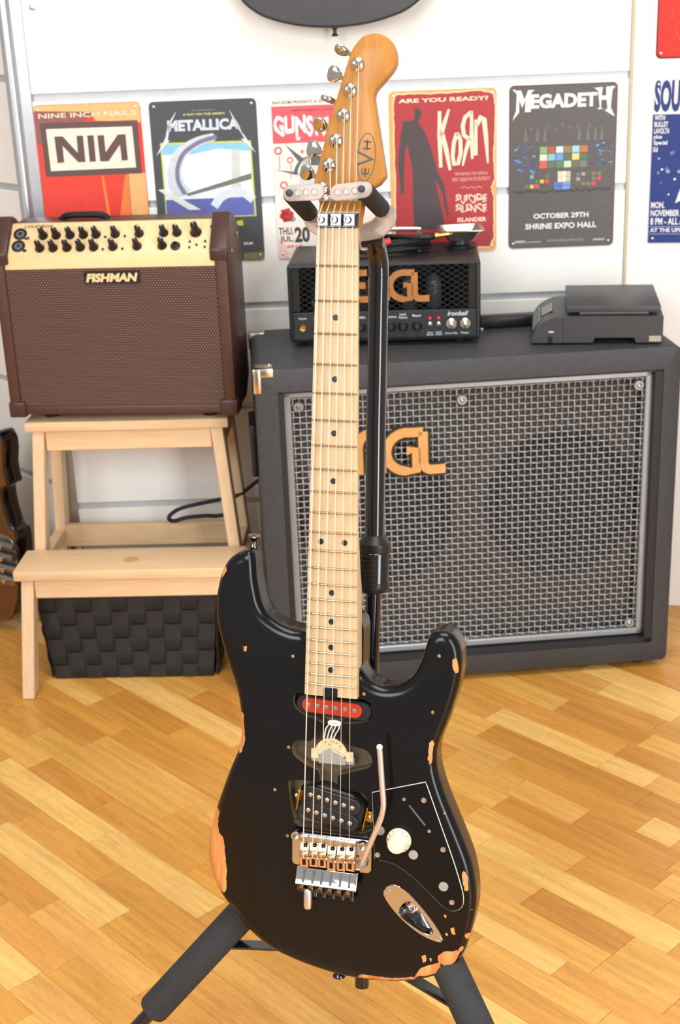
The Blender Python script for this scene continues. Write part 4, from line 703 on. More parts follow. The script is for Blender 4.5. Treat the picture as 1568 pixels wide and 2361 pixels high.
nk = MB().box(-.175, -.02, .30, -.115, -.002, 1.0).build('neck', mat('maple_neck', (200, 150, 90), .35), BS, bevel=.004)
MB().lathe([(.008, 0), (.008, .004), (.005, .008), (.005, .016), (.007, .018)], (-.15, .02, .010), (0, 0, -1), 12).build('strap_button', CHROME, BS)
# ---------------------------------------------------------------- hanging guitar at the top
HG = thing('hanging_guitar', 'charcoal grey guitar body hanging on the wall above the headstock', 'guitar', WO + WU * .0256 + V((0, -.055, 1.1725)), PSI)
ho = [(0, 0), (.055, .004), (.10, .014), (.135, .028), (.165, .055), (.18, .10), (.172, .15), (.140, .205), (.118, .25), (.125, .30), (.142, .345), (.135, .385), (.10, .41), (.05, .42), (0, .422)]
ho = ho[::1] + [(-x, z) for x, z in ho[::-1][1:-1]]
ho = catmull(ho, 4)
GREY = mat('charcoal_lacquer', (74, 76, 80), .5, var=.05, scale=30)
MB().prism(ho, -.042, 0, XZ).build('body', GREY, HG, bevel=.004, seg=2, smooth=40)
MB().tube([V((x, -.0005, z)) for x, z in ho] + [V((ho[0][0], -.0005, ho[0][1]))], .0016, 6).build('binding', BLACKP, HG)
MB().lathe([(.006, 0), (.006, .003), (.0035, .006), (.0035, .012), (.0068, .0145), (.0068, .016), (.002, .0175)], (0, .02, 0), (0, 0, -1), 14).build('strap_button', BLACKM, HG)
box('bridge', BLACKP, HG, -.05, -.010, .09, .05, -.0005, .115, .003)
box('neck', mat('maple_neck', (0, 0, 0)), HG, -.026, -.014, .40, .026, .006, 1.05, .004)
for i in range(6): MB().tube([(-.02 + .008 * i, -.017, .105), (-.02 + .008 * i, -.017, 1.05)], .0005, 5).build('string', NICKEL, HG)
MB().tube([(0, .055, 1.04), (0, -.01, 1.04)], .008, 10).build('neck_stub', BLACKM, HG)
# ---------------------------------------------------------------- main guitar
RGm = MX(((.9631, .0548, -.2634, .0084), (-.2691, .1923, -.9437, 1.3556), (-.0011, .9798, .2000, 1.0122), (0, 0, 0, 1)))
BASE = V((0, -.80, -.0325)); OFF = -BASE
EG = thing('electric_guitar', 'worn black electric guitar with pale maple neck and chrome tremolo, on the guitar stand', 'electric guitar')
EG.matrix_world = RGm @ MX.Translation(BASE)
def gb(mb, name, m, parent=None, **k): return mb.build(name, m, parent or EG, OFF if parent is None else (0, 0, 0), **k)
def mm_(pts): return [(x * .001, y * .001) for x, y in pts]
FZ = -.010; BZ = -.055
CHIPS = [[(-133.1,-625.4),(-129.7,-627.7),(-130.8,-633.5),(-132.4,-638.2),(-131.5,-651.6),(-125.1,-657.6),(-124.0,-671.1),(-122.8,-686.9),(-121.7,-695.8),(-123.3,-705.2),(-122.8,-716.6),(-124.7,-723.7),(-138.8,-721.0),(-152.6,-709.1),(-152.5,-663.3),(-138.7,-625.4)],[(-101.7,-508.6),(-99.0,-510.9),(-99.9,-519.7),(-98.5,-528.3),(-97.6,-539.2),(-99.4,-545.9),(-101.1,-549.4),(-99.4,-554.7),(-104.4,-555.2),(-107.8,-544.6),(-104.6,-509.3)],[(-123.0,-353.5),(-120.2,-351.2),(-118.0,-354.2),(-120.1,-356.5),(-122.3,-358.7),(-124.3,-364.1),(-125.6,-361.1)],[(-100.0,-434.8),(-97.8,-435.9),(-95.4,-434.0),(-96.1,-439.8),(-98.2,-440.6),(-98.7,-437.6)],[(126.2,-429.8),(129.2,-428.5),(131.0,-436.6),(131.7,-446.9),(129.3,-446.0),(125.8,-437.1)],[(104.2,-518.3),(107.3,-517.0),(109.0,-522.0),(107.1,-526.5),(106.9,-543.4),(103.9,-545.8),(102.8,-541.7),(103.8,-526.8)],[(119.2,-593.1),(122.1,-593.2),(123.1,-599.5),(120.6,-599.4)],[(142.1,-657.0),(145.1,-655.5),(148.1,-664.9),(149.3,-677.7),(146.5,-679.8),(143.4,-667.7)],[(151.6,-698.1),(155.2,-696.1),(153.7,-701.1)],[(147.3,-728.3),(152.5,-726.4),(152.2,-730.9),(149.7,-736.7),(146.8,-732.7)],[(142.5,-742.2),(147.7,-739.2),(144.8,-747.4),(141.7,-750.0)],[(119.4,-756.3),(126.6,-749.7),(139.1,-747.8),(141.7,-750.8),(137.4,-761.3),(128.2,-768.3),(124.9,-764.3),(120.7,-762.7)],[(95.8,-781.0),(102.0,-772.3),(114.5,-765.9),(121.7,-763.7),(122.9,-769.1),(116.9,-777.8),(104.3,-782.0)],[(28.7,-790.6),(50.3,-789.5),(71.9,-789.2),(93.1,-784.3),(95.3,-787.6),(59.1,-794.5),(28.7,-794.0)],[(101.6,-758.9),(105.8,-757.2),(107.6,-762.5),(103.9,-765.3)],[(110.1,-759.9),(112.6,-759.5),(111.9,-764.1)],[(124.6,-708.1),(127.1,-708.8),(126.4,-712.2)],[(126.5,-730.3),(129.3,-727.2),(129.0,-731.7)],[(132.5,-722.8),(135.8,-721.4),(137.3,-729.4),(133.9,-728.7)]]
def seg_d(p, a, b_):
    ax, ay = a; bx, by = b_; dx, dy = bx - ax, by - ay; t = max(0, min(1, ((p[0] - ax) * dx + (p[1] - ay) * dy) / (dx * dx + dy * dy + 1e-12))); return hypot(p[0] - ax - t * dx, p[1] - ay - t * dy)
def inside(p, poly_):
    r_ = False; j = len(poly_) - 1
    for i in range(len(poly_)):
        if (poly_[i][1] > p[1]) != (poly_[j][1] > p[1]) and p[0] < (poly_[j][0] - poly_[i][0]) * (p[1] - poly_[i][1]) / (poly_[j][1] - poly_[i][1]) + poly_[i][0]: r_ = not r_
        j = i
    return r_
def sdf(p, poly_):
    d_ = min(seg_d(p, poly_[i], poly_[(i + 1) % len(poly_)]) for i in range(len(poly_))); return d_ if inside(p, poly_) else -d_
OUT = [(-28.3, -413.5), (-34, -413.4), (-41, -413.3), (-47, -412.8), (-56.8, -410), (-67, -404.5), (-76, -397.5), (-81.5, -388), (-84.5, -376), (-86.8, -364), (-88, -350), (-88.8, -340), (-90.5, -333.5), (-94.5, -330.8), (-99, -331.8), (-104.2, -334.5), (-110.2, -337), (-117.3, -342.7), (-122.2, -349.6), (-126.6, -359.4), (-129.7, -371.2), (-132, -383.9), (-132.5, -396.8), (-131.5, -409.5), (-129.3, -421.9), (-124.9, -438.9), (-119.6, -455.5), (-113.4, -472.2), (-108.2, -489), (-105.2, -507), (-103.6, -522.7), (-104.2, -538.5), (-107.6, -554.1), (-115.5, -572.7), (-126.5, -600.8), (-135.6, -626.4), (-142.5, -650), (-145.3, -673.1), (-143.8, -693.3), (-136.8, -715.5), (-126.5, -732.6), (-115.2, -744.9), (-99.1, -760.4), (-78.6, -773.4), (-55.9, -782.7), (-28.9, -790.6), (-.1, -796.2), (26.5, -798.7), (59, -797.8), (87.3, -793), (108.6, -786), (125.2, -777), (137, -767), (145.6, -753), (152.4, -729.6), (156.5, -706.7), (157.5, -688.7), (155.7, -671.3), (150.8, -649.8), (141.7, -627), (130.7, -602), (120.7, -579.1), (113, -556.1), (110.9, -538.9), (112.6, -523.9), (119.5, -503.6), (127.1, -479.6), (132.4, -457.9), (134.5, -436.5), (132.4, -418.1), (124.9, -406.1), (116.6, -402.1), (108.3, -402.8), (101.5, -407), (98.6, -412), (95.9, -421.2), (92.5, -434), (84.5, -451), (77, -459), (68, -464.5), (55, -467), (44, -464.5), (35, -458.5), (30.5, -453), (28.3, -448)]
arcp = catmull(OUT, 3, False)
POCK = [(28.3, -460), (28.3, -470), (28.3, -478.5), (14, -478.5), (0, -478.5), (-14, -478.5), (-28.3, -478.5), (-28.3, -460), (-28.3, -440), (-28.3, -425)]
ring0 = arcp + POCK; NA = len(arcp)
wgt = [min(1, i / 4, (NA - 1 - i) / 4) if i < NA else 0 for i in range(len(ring0))]
area2 = sum(ring0[i][0] * ring0[(i + 1) % len(ring0)][1] - ring0[(i + 1) % len(ring0)][0] * ring0[i][1] for i in range(len(ring0)))
nrm2 = []
for i in range(len(ring0)):
    a, b_ = ring0[i - 1], ring0[(i + 1) % len(ring0)]; tx, ty = b_[0] - a[0], b_[1] - a[1]; l_ = hypot(tx, ty); s_ = 1 if area2 > 0 else -1
    nrm2.append((-ty / l_ * s_, tx / l_ * s_))          # inward
def inset(d_): return [(p[0] + nv[0] * d_ * w_, p[1] + nv[1] * d_ * w_) for p, nv, w_ in zip(ring0, nrm2, wgt)]
def arm(x, y):  # forearm contour depth in mm
    t = ((-100 - x) * .976 + (y + 590) * -.217 * -1 * -1) if False else ((-100 - x) - (y + 590) * .222) * .976
    return -13 * min(1, max(0, t / 48)) ** 1.5 if y < -560 else -13 * min(1, max(0, t / 48)) ** 1.5 * max(0, 1 + (y + 560) / 30)
RO = 11.
rs = []
for k in range(7):
    th = R(15 * k); rs.append((RO * (1 - cos(th)) if False else RO * (1 - sin(R(90) - th)) , -55 + RO * (1 - sin(th)) if False else 0))
levels = [(RO * (1 - cos(R(a))), -55 + RO * (1 - sin(R(a)))) for a in (90, 72, 54, 36, 18, 0)] + [(0, -46 + 27 * k / 4) for k in range(1, 4)] + [(RO * (1 - cos(R(a))), -10 - RO * (1 - sin(R(a)))) for a in (0, 15, 30, 45, 60, 75, 90)]
rings = []
for ins, z in levels:
    r_ = inset(ins); kz = max(0, (z + 50) / 40)
    rings.append([V((x * .001, y * .001, (z + arm(x, y) * kz) * .001)) for x, y in r_])
mb = MB(); mb.rings(rings, True, False); bk = [V((p.x, p.y)) for p in rings[0]]; rb_ = delaunay_2d_cdt(bk, [(i, (i + 1) % len(bk)) for i in range(len(bk))], [], 0, 1e-6); bko = [(p.x, p.y) for p in bk]
mb.add([(p.x, p.y, rings[0][0].z) for p in rb_[0]], [tuple(f) for f in rb_[2] if inside((sum(rb_[0][i].x for i in f) / 3, sum(rb_[0][i].y for i in f) / 3), bko)])
top = inset(RO)
CAV = [(-43.7, -488.4), (-41.3, -482.5), (-31.6, -479.6), (34, -481.5), (40.5, -489), (42.4, -496.1), (39, -503.7), (24, -508.4), (8.9, -510.5), (5.8, -518.2), (12.4, -528.9), (18.9, -533), (32.5, -534.9), (39.7, -538.1), (43.8, -545.8), (42.3, -553.2), (35.3, -557.2), (21.8, -561.9), (13, -565.3), (7.4, -566.8), (6.7, -575.8), (14, -582), (33.3, -584.2), (39.1, -590.9), (44.9, -604.1), (45.1, -617.2), (36, -629), (-34, -629), (-40.8, -620.9), (-44.2, -610.5), (-47.8, -584.4), (-46.2, -578.5), (-29.8, -576.6), (-14.3, -577.4), (-15.3, -564.4), (-24.3, -561.2), (-32.5, -557.2), (-41.5, -550.8), (-44.9, -542.2), (-41.6, -535.3), (-34.4, -531.7), (-26.2, -532.9), (-17.4, -525.5), (-8.7, -512.5), (-29.8, -505), (-41.2, -497)]
CAV = catmull(CAV, 2)
JHOLE = catmull([(76, -712), (85.5, -698), (97, -705), (106, -716), (113.5, -728), (111, -732.5), (103, -731), (88, -723)], 3)
vs = [V(p) for p in top]; es = [(i, (i + 1) % len(top)) for i in range(len(top))]
for h_ in (CAV, JHOLE):
    k = len(vs); vs += [V(p) for p in h_]; es += [(k + i, k + (i + 1) % len(h_)) for i in range(len(h_))]
gx = -150
while gx < 160:
    gy = -800
    while gy < -325:
        if sdf((gx, gy), top) > 2.5 and sdf((gx, gy), CAV) < -1.5 and sdf((gx, gy), JHOLE) < -1.5: vs.append(V((gx + .3 * sin(gy), gy + .3 * sin(gx))))
        gy += 5
    gx += 5
for c_ in CHIPS:
    x_ = min(p[0] for p in c_) - 2
    while x_ < max(p[0] for p in c_) + 2:
        y_ = min(p[1] for p in c_) - 2
        while y_ < max(p[1] for p in c_) + 2:
            if abs(sdf((x_, y_), c_)) < 2.2 and sdf((x_, y_), top) > .8 and sdf((x_, y_), CAV) < -1 and sdf((x_, y_), JHOLE) < -1: vs.append(V((x_ + .05 * sin(y_ * 9), y_ + .05 * sin(x_ * 7))))
            y_ += 1.25
        x_ += 1.25
r_ = delaunay_2d_cdt(vs, es, [], 0, 1e-4)
fv = [(p.x * .001, p.y * .001, (-10 + arm(p.x, p.y)) * .001) for p in r_[0]]
ff = []
for f in r_[2]:
    c_ = (sum(r_[0][i].x for i in f) / 3, sum(r_[0][i].y for i in f) / 3)
    if inside(c_, top) and not inside(c_, CAV) and not inside(c_, JHOLE): ff.append(tuple(f))
mb.add(fv, ff)
for xx in (0,):   # heel block under the neck
    hb_ = [(-28.3, -478.5), (28.3, -478.5), (28.3, -410), (26.5, -402), (21, -397), (-20, -397), (-28.3, -405)]
    mb.prism(mm_(hb_), -.055, -.0252)
me = mb.mesh('body', 0, 1, 50); bm = bmesh.new(); bm.from_mesh(me); bmesh.ops.remove_doubles(bm, verts=bm.verts, dist=.00004); bmesh.ops.recalc_face_normals(bm, faces=bm.faces)
for f in bm.faces: f.smooth = True
for e in bm.edges: e.smooth = not (len(e.link_faces) != 2 or e.calc_face_angle(0) > R(42))
bm.to_mesh(me); bm.free()
at = me.attributes.new('chip', 'FLOAT', 'POINT')
ol = ring0[:NA]
boxes = [(min(p[0] for p in c) - 8, max(p[0] for p in c) + 8, min(p[1] for p in c) - 8, max(p[1] for p in c) + 8) for c in CHIPS]
for i, q in enumerate(me.vertices):
    p = (q.co.x * 1000, q.co.y * 1000); best = -9.
    if q.co.z > -.052:
        for c, bb in zip(CHIPS, boxes):
            if bb[0] < p[0] < bb[1] and bb[2] < p[1] < bb[3]: best = max(best, sdf(p, c))
    at.data[i].value = best
bmt = bpy.data.materials.new('worn_black_lacquer'); bmt.use_nodes = True; nt = bmt.node_tree; n = nt.nodes; L = nt.links; b = n['Principled BSDF']
an = n.new('ShaderNodeAttribute'); an.attribute_name = 'chip'; tc = n.new('ShaderNodeTexCoord')
nz = n.new('ShaderNodeTexNoise'); nz.inputs['Scale'].default_value = 260; nz.inputs['Detail'].default_value = 3; L.new(tc.outputs['Object'], nz.inputs['Vector'])
v_ = mth('ADD', mth('ADD', an.outputs['Fac'], .3), mth('MULTIPLY', mth('SUBTRACT', nz.outputs['Fac'], .5), 2.2))
msk = n.new('ShaderNodeMapRange'); msk.inputs[1].default_value = -.12; msk.inputs[2].default_value = .12; L.new(v_, msk.inputs[0])
mpw = n.new('ShaderNodeMapping'); mpw.inputs['Scale'].default_value = (130, 14, 60); L.new(tc.outputs['Object'], mpw.inputs[0])
nw = n.new('ShaderNodeTexNoise'); nw.inputs['Scale'].default_value = 1; nw.inputs['Detail'].default_value = 4; L.new(mpw.outputs[0], nw.inputs['Vector'])
rw = n.new('ShaderNodeValToRGB'); rw.color_ramp.elements[0].position = .3; rw.color_ramp.elements[1].position = .7; rw.color_ramp.elements[0].color = lin((190, 112, 56)) + (1,); rw.color_ramp.elements[1].color = lin((224, 156, 92)) + (1,); L.new(nw.outputs['Fac'], rw.inputs[0])
mx = n.new('ShaderNodeMix'); mx.data_type = 'RGBA'; mx.inputs[6].default_value = lin((13, 12, 13)) + (1,); L.new(msk.outputs[0], mx.inputs[0]); L.new(rw.outputs[0], mx.inputs[7]); L.new(mx.outputs[2], b.inputs['Base Color'])
ro = n.new('ShaderNodeMapRange'); b.inputs['Specular IOR Level'].default_value = .32; ro.inputs[3].default_value = .2; ro.inputs[4].default_value = .6; L.new(msk.outputs[0], ro.inputs[0]); L.new(ro.outputs[0], b.inputs['Roughness'])
me.materials.append(bmt); BODY = link('body', me, EG, OFF)
# cavity
CAVM = mat('cavity_paint', (104, 88, 66), .5, var=.3, scale=90)
cv = MB(); cv.rings([[V((x * .001, y * .001, z)) for x, y in CAV] for z in (-.0102, -.027)], True, False); cv.add([V((x * .001, y * .001, -.027)) for x, y in CAV], [tuple(range(len(CAV)))])
gb(cv, 'pickup_cavity', CAVM)
# ---- neck
MAP = mat('maple_board', (202, 176, 138), .42, coat=.1, var=.07, scale=3, stretch=(40, 9, 40), dark=(192, 162, 120), spec=.35)
AMB = mat('amber_maple', (178, 122, 50), .4, coat=.12, scale=3, stretch=(50, 8, 60), dark=(164, 108, 40), spec=.3)
def bwid(y): return .0209 + (.0283 - .0209) * min(1, max(0, -y / .4785))
rg = []
for y in [.016, .0, -.03, -.1, -.2, -.30, -.345, -.365, -.38, -.40, -.44, -.4785]:
    w_ = bwid(y); hl = min(1, max(0, (-.33 - y) / .05)); hl = hl * hl * (3 - 2 * hl); th = .0205 + .002 * min(1, -min(y, 0) / .3); dep = th + (.0248 - th) * hl
    sec = [V((-w_, y, -.0008)), V((-w_ * .5, y, -.0002)), V((0, y, 0)), V((w_ * .5, y, -.0002)), V((w_, y, -.0008)), V((w_, y, -.0062))]
    for k in range(1, 12):
        a = pi * k / 12; ex_ = 2 / (2 + 14 * hl); cx_ = cos(a); sx_ = sin(a)
        sec.append(V((w_ * (1 if cx_ > 0 else -1) * abs(cx_) ** ex_, y, -.0062 - (dep - .0062) * abs(sx_) ** ex_)))
    sec.append(V((-w_, y, -.0062)))
    rg.append(sec)
NECK = gb(MB().rings(rg), 'neck', MAP, smooth=40)
DARKW = mat('fret_shadow_stain', (176, 136, 90), .5)
for k in range(1, 23):
    y = -.648 * (1 - 2 ** (-k / 12)); w_ = bwid(y) - .0004
    pts = [V((-w_ + 2 * w_ * j / 8, y, -.0003 + .0006 * (1 - (j / 4 - 1) ** 2))) for j in range(9)]
    MB().tube(pts, [.0007] + [.00125] * 7 + [.0007], 8).build('fret', mat('fret_wire', (176, 154, 126), .3, 1, var=.08), NECK)
DOT = mat('black_inlay', (22, 22, 24), .4)
fy = lambda k: -.648 * (1 - 2 ** (-k / 12))
for k in (3, 5, 7, 9, 12, 15, 17, 19, 21):
    y = (fy(k) + fy(k - 1)) / 2
    for x in ((-.0125, .0125) if k == 12 else (0,)): MB().lathe([(.0031, 0), (.0031, .0003), (.0005, .00035)], (x, y, -.0001 if x == 0 else -.0003), n=18).build('fret_marker', DOT, NECK)
MB().prism(rrect(-.0078, -.4792, .0075, -.4690, .0012), -.012, .0004).build('truss_slot', mat('black_slot', (14, 13, 13), .3), NECK)
HS = [(-20.8, 13), (-21.5, 24), (-25, 34), (-28.6, 42), (-26.5, 50), (-12.8, 101.9), (-.1, 143.4), (8.1, 167.8), (13.6, 176.4), (20, 182.3), (29.3, 185), (37.5, 184.2), (46.2, 178.9), (51, 171), (53, 162.3), (51.8, 154.5), (48, 148.3), (39.5, 139), (33.4, 132), (31.4, 125.1), (33.5, 112.7), (38.8, 83), (44.1, 53.9), (44.6, 50.4), (38.2, 42.8), (29, 38), (22.8, 27), (21, 13)]
hp = mm_(HS[:6] + catmull(HS[6:23], 3, False) + HS[23:])
HEAD = gb(MB().prism(hp, -.0265, -.0122), 'headstock', AMB, bevel=.0014, seg=2, smooth=45)
gb(MB().hexa([(-.0209, .0005, -.002), (.0209, .0005, -.002), (.0209, .0005, -.02), (-.0209, .0005, -.02)], [(-.0212, .029, -.0126), (.0218, .029, -.0126), (.0218, .029, -.024), (-.0212, .029, -.024)]), 'headstock_ramp', AMB)
# decal
T90 = MX.Translation((0, 0, -.0122)) @ MX.Translation((.0253, .0688, 0)) @ MX.Rotation(R(90 - 4), 4, 'Z')
INKB = mat('black_decal', (28, 20, 10), .35)
ov = MB(); ell = [(.0228 * cos(2 * pi * k / 48), .0092 * sin(2 * pi * k / 48)) for k in range(49)]
strokemesh(ov, ell, .00035, 0, .00015); dm = ov.mesh('decal_oval', smooth=0); dm.transform(T90); dm.materials.append(INKB); link('decal_oval', dm, HEAD)
text('decal_letter', 'E', -.0165, -.0105, -.0040, .0036, INKB, HEAD, T90, .00015, .01); text('decal_letter', 'V', -.0085, .0055, -.0082, .0082, INKB, HEAD, T90, .00015, .0); text('decal_letter', 'H', .0075, .0155, -.0038, .0038, INKB, HEAD, T90, .00015, .01)
db = MB(); strokemesh(db, [(-.019, 0), (-.010, 0)], .00055, 0, .00015); strokemesh(db, [(.0065, 0), (.0168, 0)], .00055, 0, .00015); dm = db.mesh('decal_bar', smooth=0); dm.transform(T90); dm.materials.append(INKB); link('decal_bar', dm, HEAD)
# tuners
PO = [(16.3, 159.2), (9.2, 135.3), (2.7, 111.6), (-4.5, 87.9), (-11.1, 64.6), (-18, 41.6)]
TB = [(-2.2, 171.2), (-9.1, 148.8), (-15.4, 125.2), (-22.9, 101.1), (-29.4, 77.6), (-35.9, 54.8)]
for i, ((x, y), (bx_, by_)) in enumerate(zip(PO, TB)):
    x, y, bx_, by_ = x * .001, y * .001, bx_ * .001, by_ * .001; hz = -.0122
    # correct washer position from post-top height to face
    tn = gb(MB().lathe([(.0068, 0), (.0068, .0012), (.0058, .0024), (.0042, .003), (.0036, .0035), (.0031, .006), (.0026, .0085), (.0034, .0105), (.0034, .0125), (.002, .0140), (.0005, .0143)], (x - .0012, y - .003, hz), n=22), 'tuner_post', CHROME)
    c_ = V((bx_, by_, hz - .012)); ax = V((-.952, .305, 0)).normalized(); rot = R((20, 75, 5, 50, 80, 65)[i])
    MB().tube([V((x - .001, y - .003, hz - .012)) * .25 + c_ * .75 + ax * -.006, c_ - ax * .003], .0022, 10).build('tuner_shaft', CHROME, tn)
    pl = V((0, 0, 1)) * cos(rot) + V((.305, .952, 0)) * sin(rot); th_ = ax.cross(pl)
    secs = []
    for t, wd, tk in ((-.0055, .0028, .0020), (-.0042, .0040, .0026), (-.001, .0072, .0030), (.003, .0086, .0030), (.0068, .0078, .0028), (.0088, .0050, .0022), (.0094, .0030, .0012)):
        secs.append([c_ + ax * t + pl * wd * (abs(cos(a)) ** .7 * (1 if cos(a) > 0 else -1)) + th_ * tk * (abs(sin(a)) ** .5 * (1 if sin(a) > 0 else -1)) for a in [2 * pi * k / 14 for k in range(14)]])
    MB().rings(secs).build('tuner_button', CHROME, tn, smooth=50)
    MB().box(x - .009, y - .011, -.0375, x + .007, y + .005, -.0266).build('gear_housing', CHROME, tn, bevel=.002)
# locking nut and retainer bar
NUT = gb(MB().box(-.0203, .0005, -.004, .0212, .0150, .0028), 'locking_nut', mat('dark_steel', (84, 84, 88), .3, 1), bevel=.0008, seg=1)
for x in (-.0128, .0006, .0142):
    pd_ = MB().prism(rrect(x - .0054, .0020, x + .0056, .0138, .0008), .003, .0078).build('clamp_pad', mat('pad_chrome', (196, 188, 178), .2, 1), NUT, bevel=.0007, seg=1)
    MB().lathe([(.0040, 0), (.0040, .0022), (.0033, .003), (.0020, .003), (.0018, .001)], (x - .0015, .0080, .0076), n=14).build('clamp_screw', mat('steel_screw', (110, 112, 116), .25, 1), pd_)
RB = gb(MB().box(-.0205, .0262, -.0085, .0210, .0330, -.0035), 'string_retainer', CHROME, bevel=.0015, seg=2)
for x in (-.0135, .0125): MB().lathe([(.003, 0), (.003, .001), (.0015, .002)], (x, .0296, -.0036), n=10).build('retainer_screw', NICKEL, RB)
# strings
SX = [-.0176, -.0107, -.0034, .0032, .0099, .0166]; BX = [-.0265, -.0162, -.0066, .0036, .0141, .0242]; SY = [-.655, -.6538, -.6535, -.6552, -.6545, -.6535]
SR = [.00066, .00056, .00046, .00036, .0003, .00027]
RX = [-.0163, -.0095, -.0033, .0029, .0096, .0163]
STM = mat('string_steel', (232, 224, 206), .5, .45, var=.04)
for i in range(6):
    px_, py_ = PO[5 - i][0] * .001, PO[5 - i][1] * .001
    pts = [(BX[i], SY[i] - .004, .0020), (BX[i], SY[i], .0050), (SX[i], 0.0, .0030), (SX[i], .014, .0026), (RX[i], .0265, -.0086), (RX[i], .033, -.0088), (px_ + .0018, py_ - .004, -.0045), (px_ + .0022, py_ + .0005, -.0045)]
    gb(MB().tube(pts, SR[i], 6), 'string', STM)
# ---- pickups
def bar(cx, cy, l_, w_, a, z0, z1, mb, k=8):
    r_ = w_ / 2; pts = [(l_ / 2 - r_ + r_ * cos(R(-90 + 180 * i / k)), r_ * sin(R(-90 + 180 * i / k))) for i in range(k + 1)] + [(-l_ / 2 + r_ + r_ * cos(R(90 + 180 * i / k)), r_ * sin(R(90 + 180 * i / k))) for i in range(k + 1)]
    m_ = MX.Translation((cx, cy, 0)) @ MX.Rotation(R(a), 4, 'Z'); return mb.prism(pts, z0, z1, m_)
NP = gb(bar(.0005, -.4945, .083, .021, -2.5, -.026, -.0125, MB()), 'neck_pickup', BLACKP, bevel=.001, seg=1)
RB_ = bar(-.0012, -.4938, .0655, .0155, -2.3, -.0125, -.0098, MB()).build('red_bobbin', mat('red_fibre', (172, 44, 14), .5, var=.1), NP, bevel=.0005, seg=1)
for x, y in ((-26.3, -492.4), (-16.6, -492.8), (-6.7, -493.2), (3.3, -493.6), (13.5, -494.0), (23.6, -494.4)):
    MB().lathe([(.0024, 0), (.0024, .0006), (.0005, .0008)], (x * .001, y * .001, -.0099), n=14).build('pole_piece', mat('pole_steel', (170, 164, 158), .35, 1), RB_)
HBK = gb(bar(.001, -.6035, .076, .041, -11, -.027, -.0085, MB(), 3), 'bridge_pickup', mat('dark_cover', (34, 34, 37), .45), bevel=.002, seg=1)
GOLDY = mat('brass_leg', (196, 152, 60), .3, .9)
for (cx, cy) in ((.0012, -.5943), (-.0012, -.6118)):
    bb_ = bar(cx, cy, .066, .0178, -11.8, -.010, -.0040, MB()).build('bobbin', mat('bobbin_black', (30, 30, 33), .4), HBK, bevel=.0008, seg=1)
    for j in range(6):
        t = -.0232 + .00935 * j; x = cx + t * cos(R(-11.8)); y = cy + t * sin(R(-11.8))
        MB().lathe([(.0025, 0), (.0025, .0006), (.0015, .0012), (.0004, .0014)], (x, y, -.0041), n=14).build('pole_piece', NICKEL, bb_)
for sx, ang in ((1, -11), (-1, -11)):
    cx, cy = .001 + sx * .0405 * cos(R(ang)), -.6035 + sx * .0405 * sin(R(ang))
    MB().box(-.0055 if sx > 0 else -.001, -.006, -.016, .0055, .006, -.0135, MX.Translation((cx, cy, 0)) @ MX.Rotation(R(ang), 4, 'Z')).build('mounting_leg', GOLDY, HBK, bevel=.001, seg=1)
    MB().box(-.0006, -.014, -.02, .0006, .012, -.0075, MX.Translation((.001 + sx * .0375 * cos(R(ang)), -.6035 + sx * .0375 * sin(R(ang)), 0)) @ MX.Rotation(R(ang), 4, 'Z')).build('brass_edge', GOLDY, HBK)
    MB().lathe([(.0022, 0), (.0022, .001), (.001, .0016)], (cx + sx * .001, cy, -.0134), n=10).build('mounting_screw', NICKEL, HBK)
# switch left in the middle route
SWT = gb(MB().prism(mm_([(-24, -556), (23, -556), (23, -548), (15, -547), (13, -551), (-15, -551), (-16, -547), (-24, -548)]), -.0165, -.0148), 'selector_switch', mat('zinc_plate', (190, 192, 192), .35, .8, var=.1), bevel=.0003, seg=1)
MB().prism([(-.002 + .0182 * cos(R(a)), -.5475 + .0195 * sin(R(a))) for a in range(0, 181, 9)], -.0148, -.0128).build('switch_wafer', mat('cream_phenolic', (206, 190, 150), .5, var=.15, scale=200), SWT)
MB().prism(mm_([(-15, -556), (14, -556), (15, -549), (5, -545), (-3, -539), (-11, -544), (-16, -550)]), -.0128, -.0118).build('switch_frame', mat('zinc_plate', (0, 0, 0)), SWT)
for x in (-.0195, .0185): MB().prism(mm_([(x * 1000 - 4, -551.5), (x * 1000 + 4, -551.5), (x * 1000 + 4, -541), (x * 1000 - 4, -541)]), -.0135, -.0120).build('switch_tab', mat('cream_phenolic', (0, 0, 0)), SWT)
MB().tube([(.001, -.5415, -.0112), (.013, -.5465, -.0112)], .0013, 8).build('switch_spring', NICKEL, SWT)
for i, (x, y) in enumerate(((-4, -535), (-8, -533), (0, -532), (4, -533), (8, -536))): MB().lathe([(.0011, 0), (.0006, .0008)], (x * .001, y * .001, -.0128), n=8).build('contact', COPPER, SWT)
WW = mat('white_wire', (230, 230, 232), .4); BW = mat('black_wire', (20, 20, 22), .4)
WR_ = gb(MB().tube([(.0025 + .0062 * cos(R(a)), -.5095 + .0018 * sin(R(a)), -.0085) for a in range(0, 361, 24)], .0016, 8), 'wire_tie', WW)
for i in range(7):
    x = -.004 + .0016 * i
    MB().tube(cat3([(x + .002, -.510, -.010), (x * 1.4 - .001, -.516, -.010 + .001 * (i % 2)), (x * 1.2 - .004, -.523, -.0125), (x - .006, -.531, -.014)], 5), .00085, 6).build('wire', (WW, BW)[i % 2], WR_)
for x, y in ((-44.2, -441.3), (111.8, -427.6), (33.5, -475.3), (106.7, -488), (-48.1, -541.7), (-63.1, -591), (-48.5, -641.6)):
    gb(MB().lathe([(.0018, 0), (.0018, .0002), (.0009, .0003)], (x * .001, y * .001, FZ), n=12), 'screw_hole', mat('old_brass', (170, 140, 84), .4, .6))
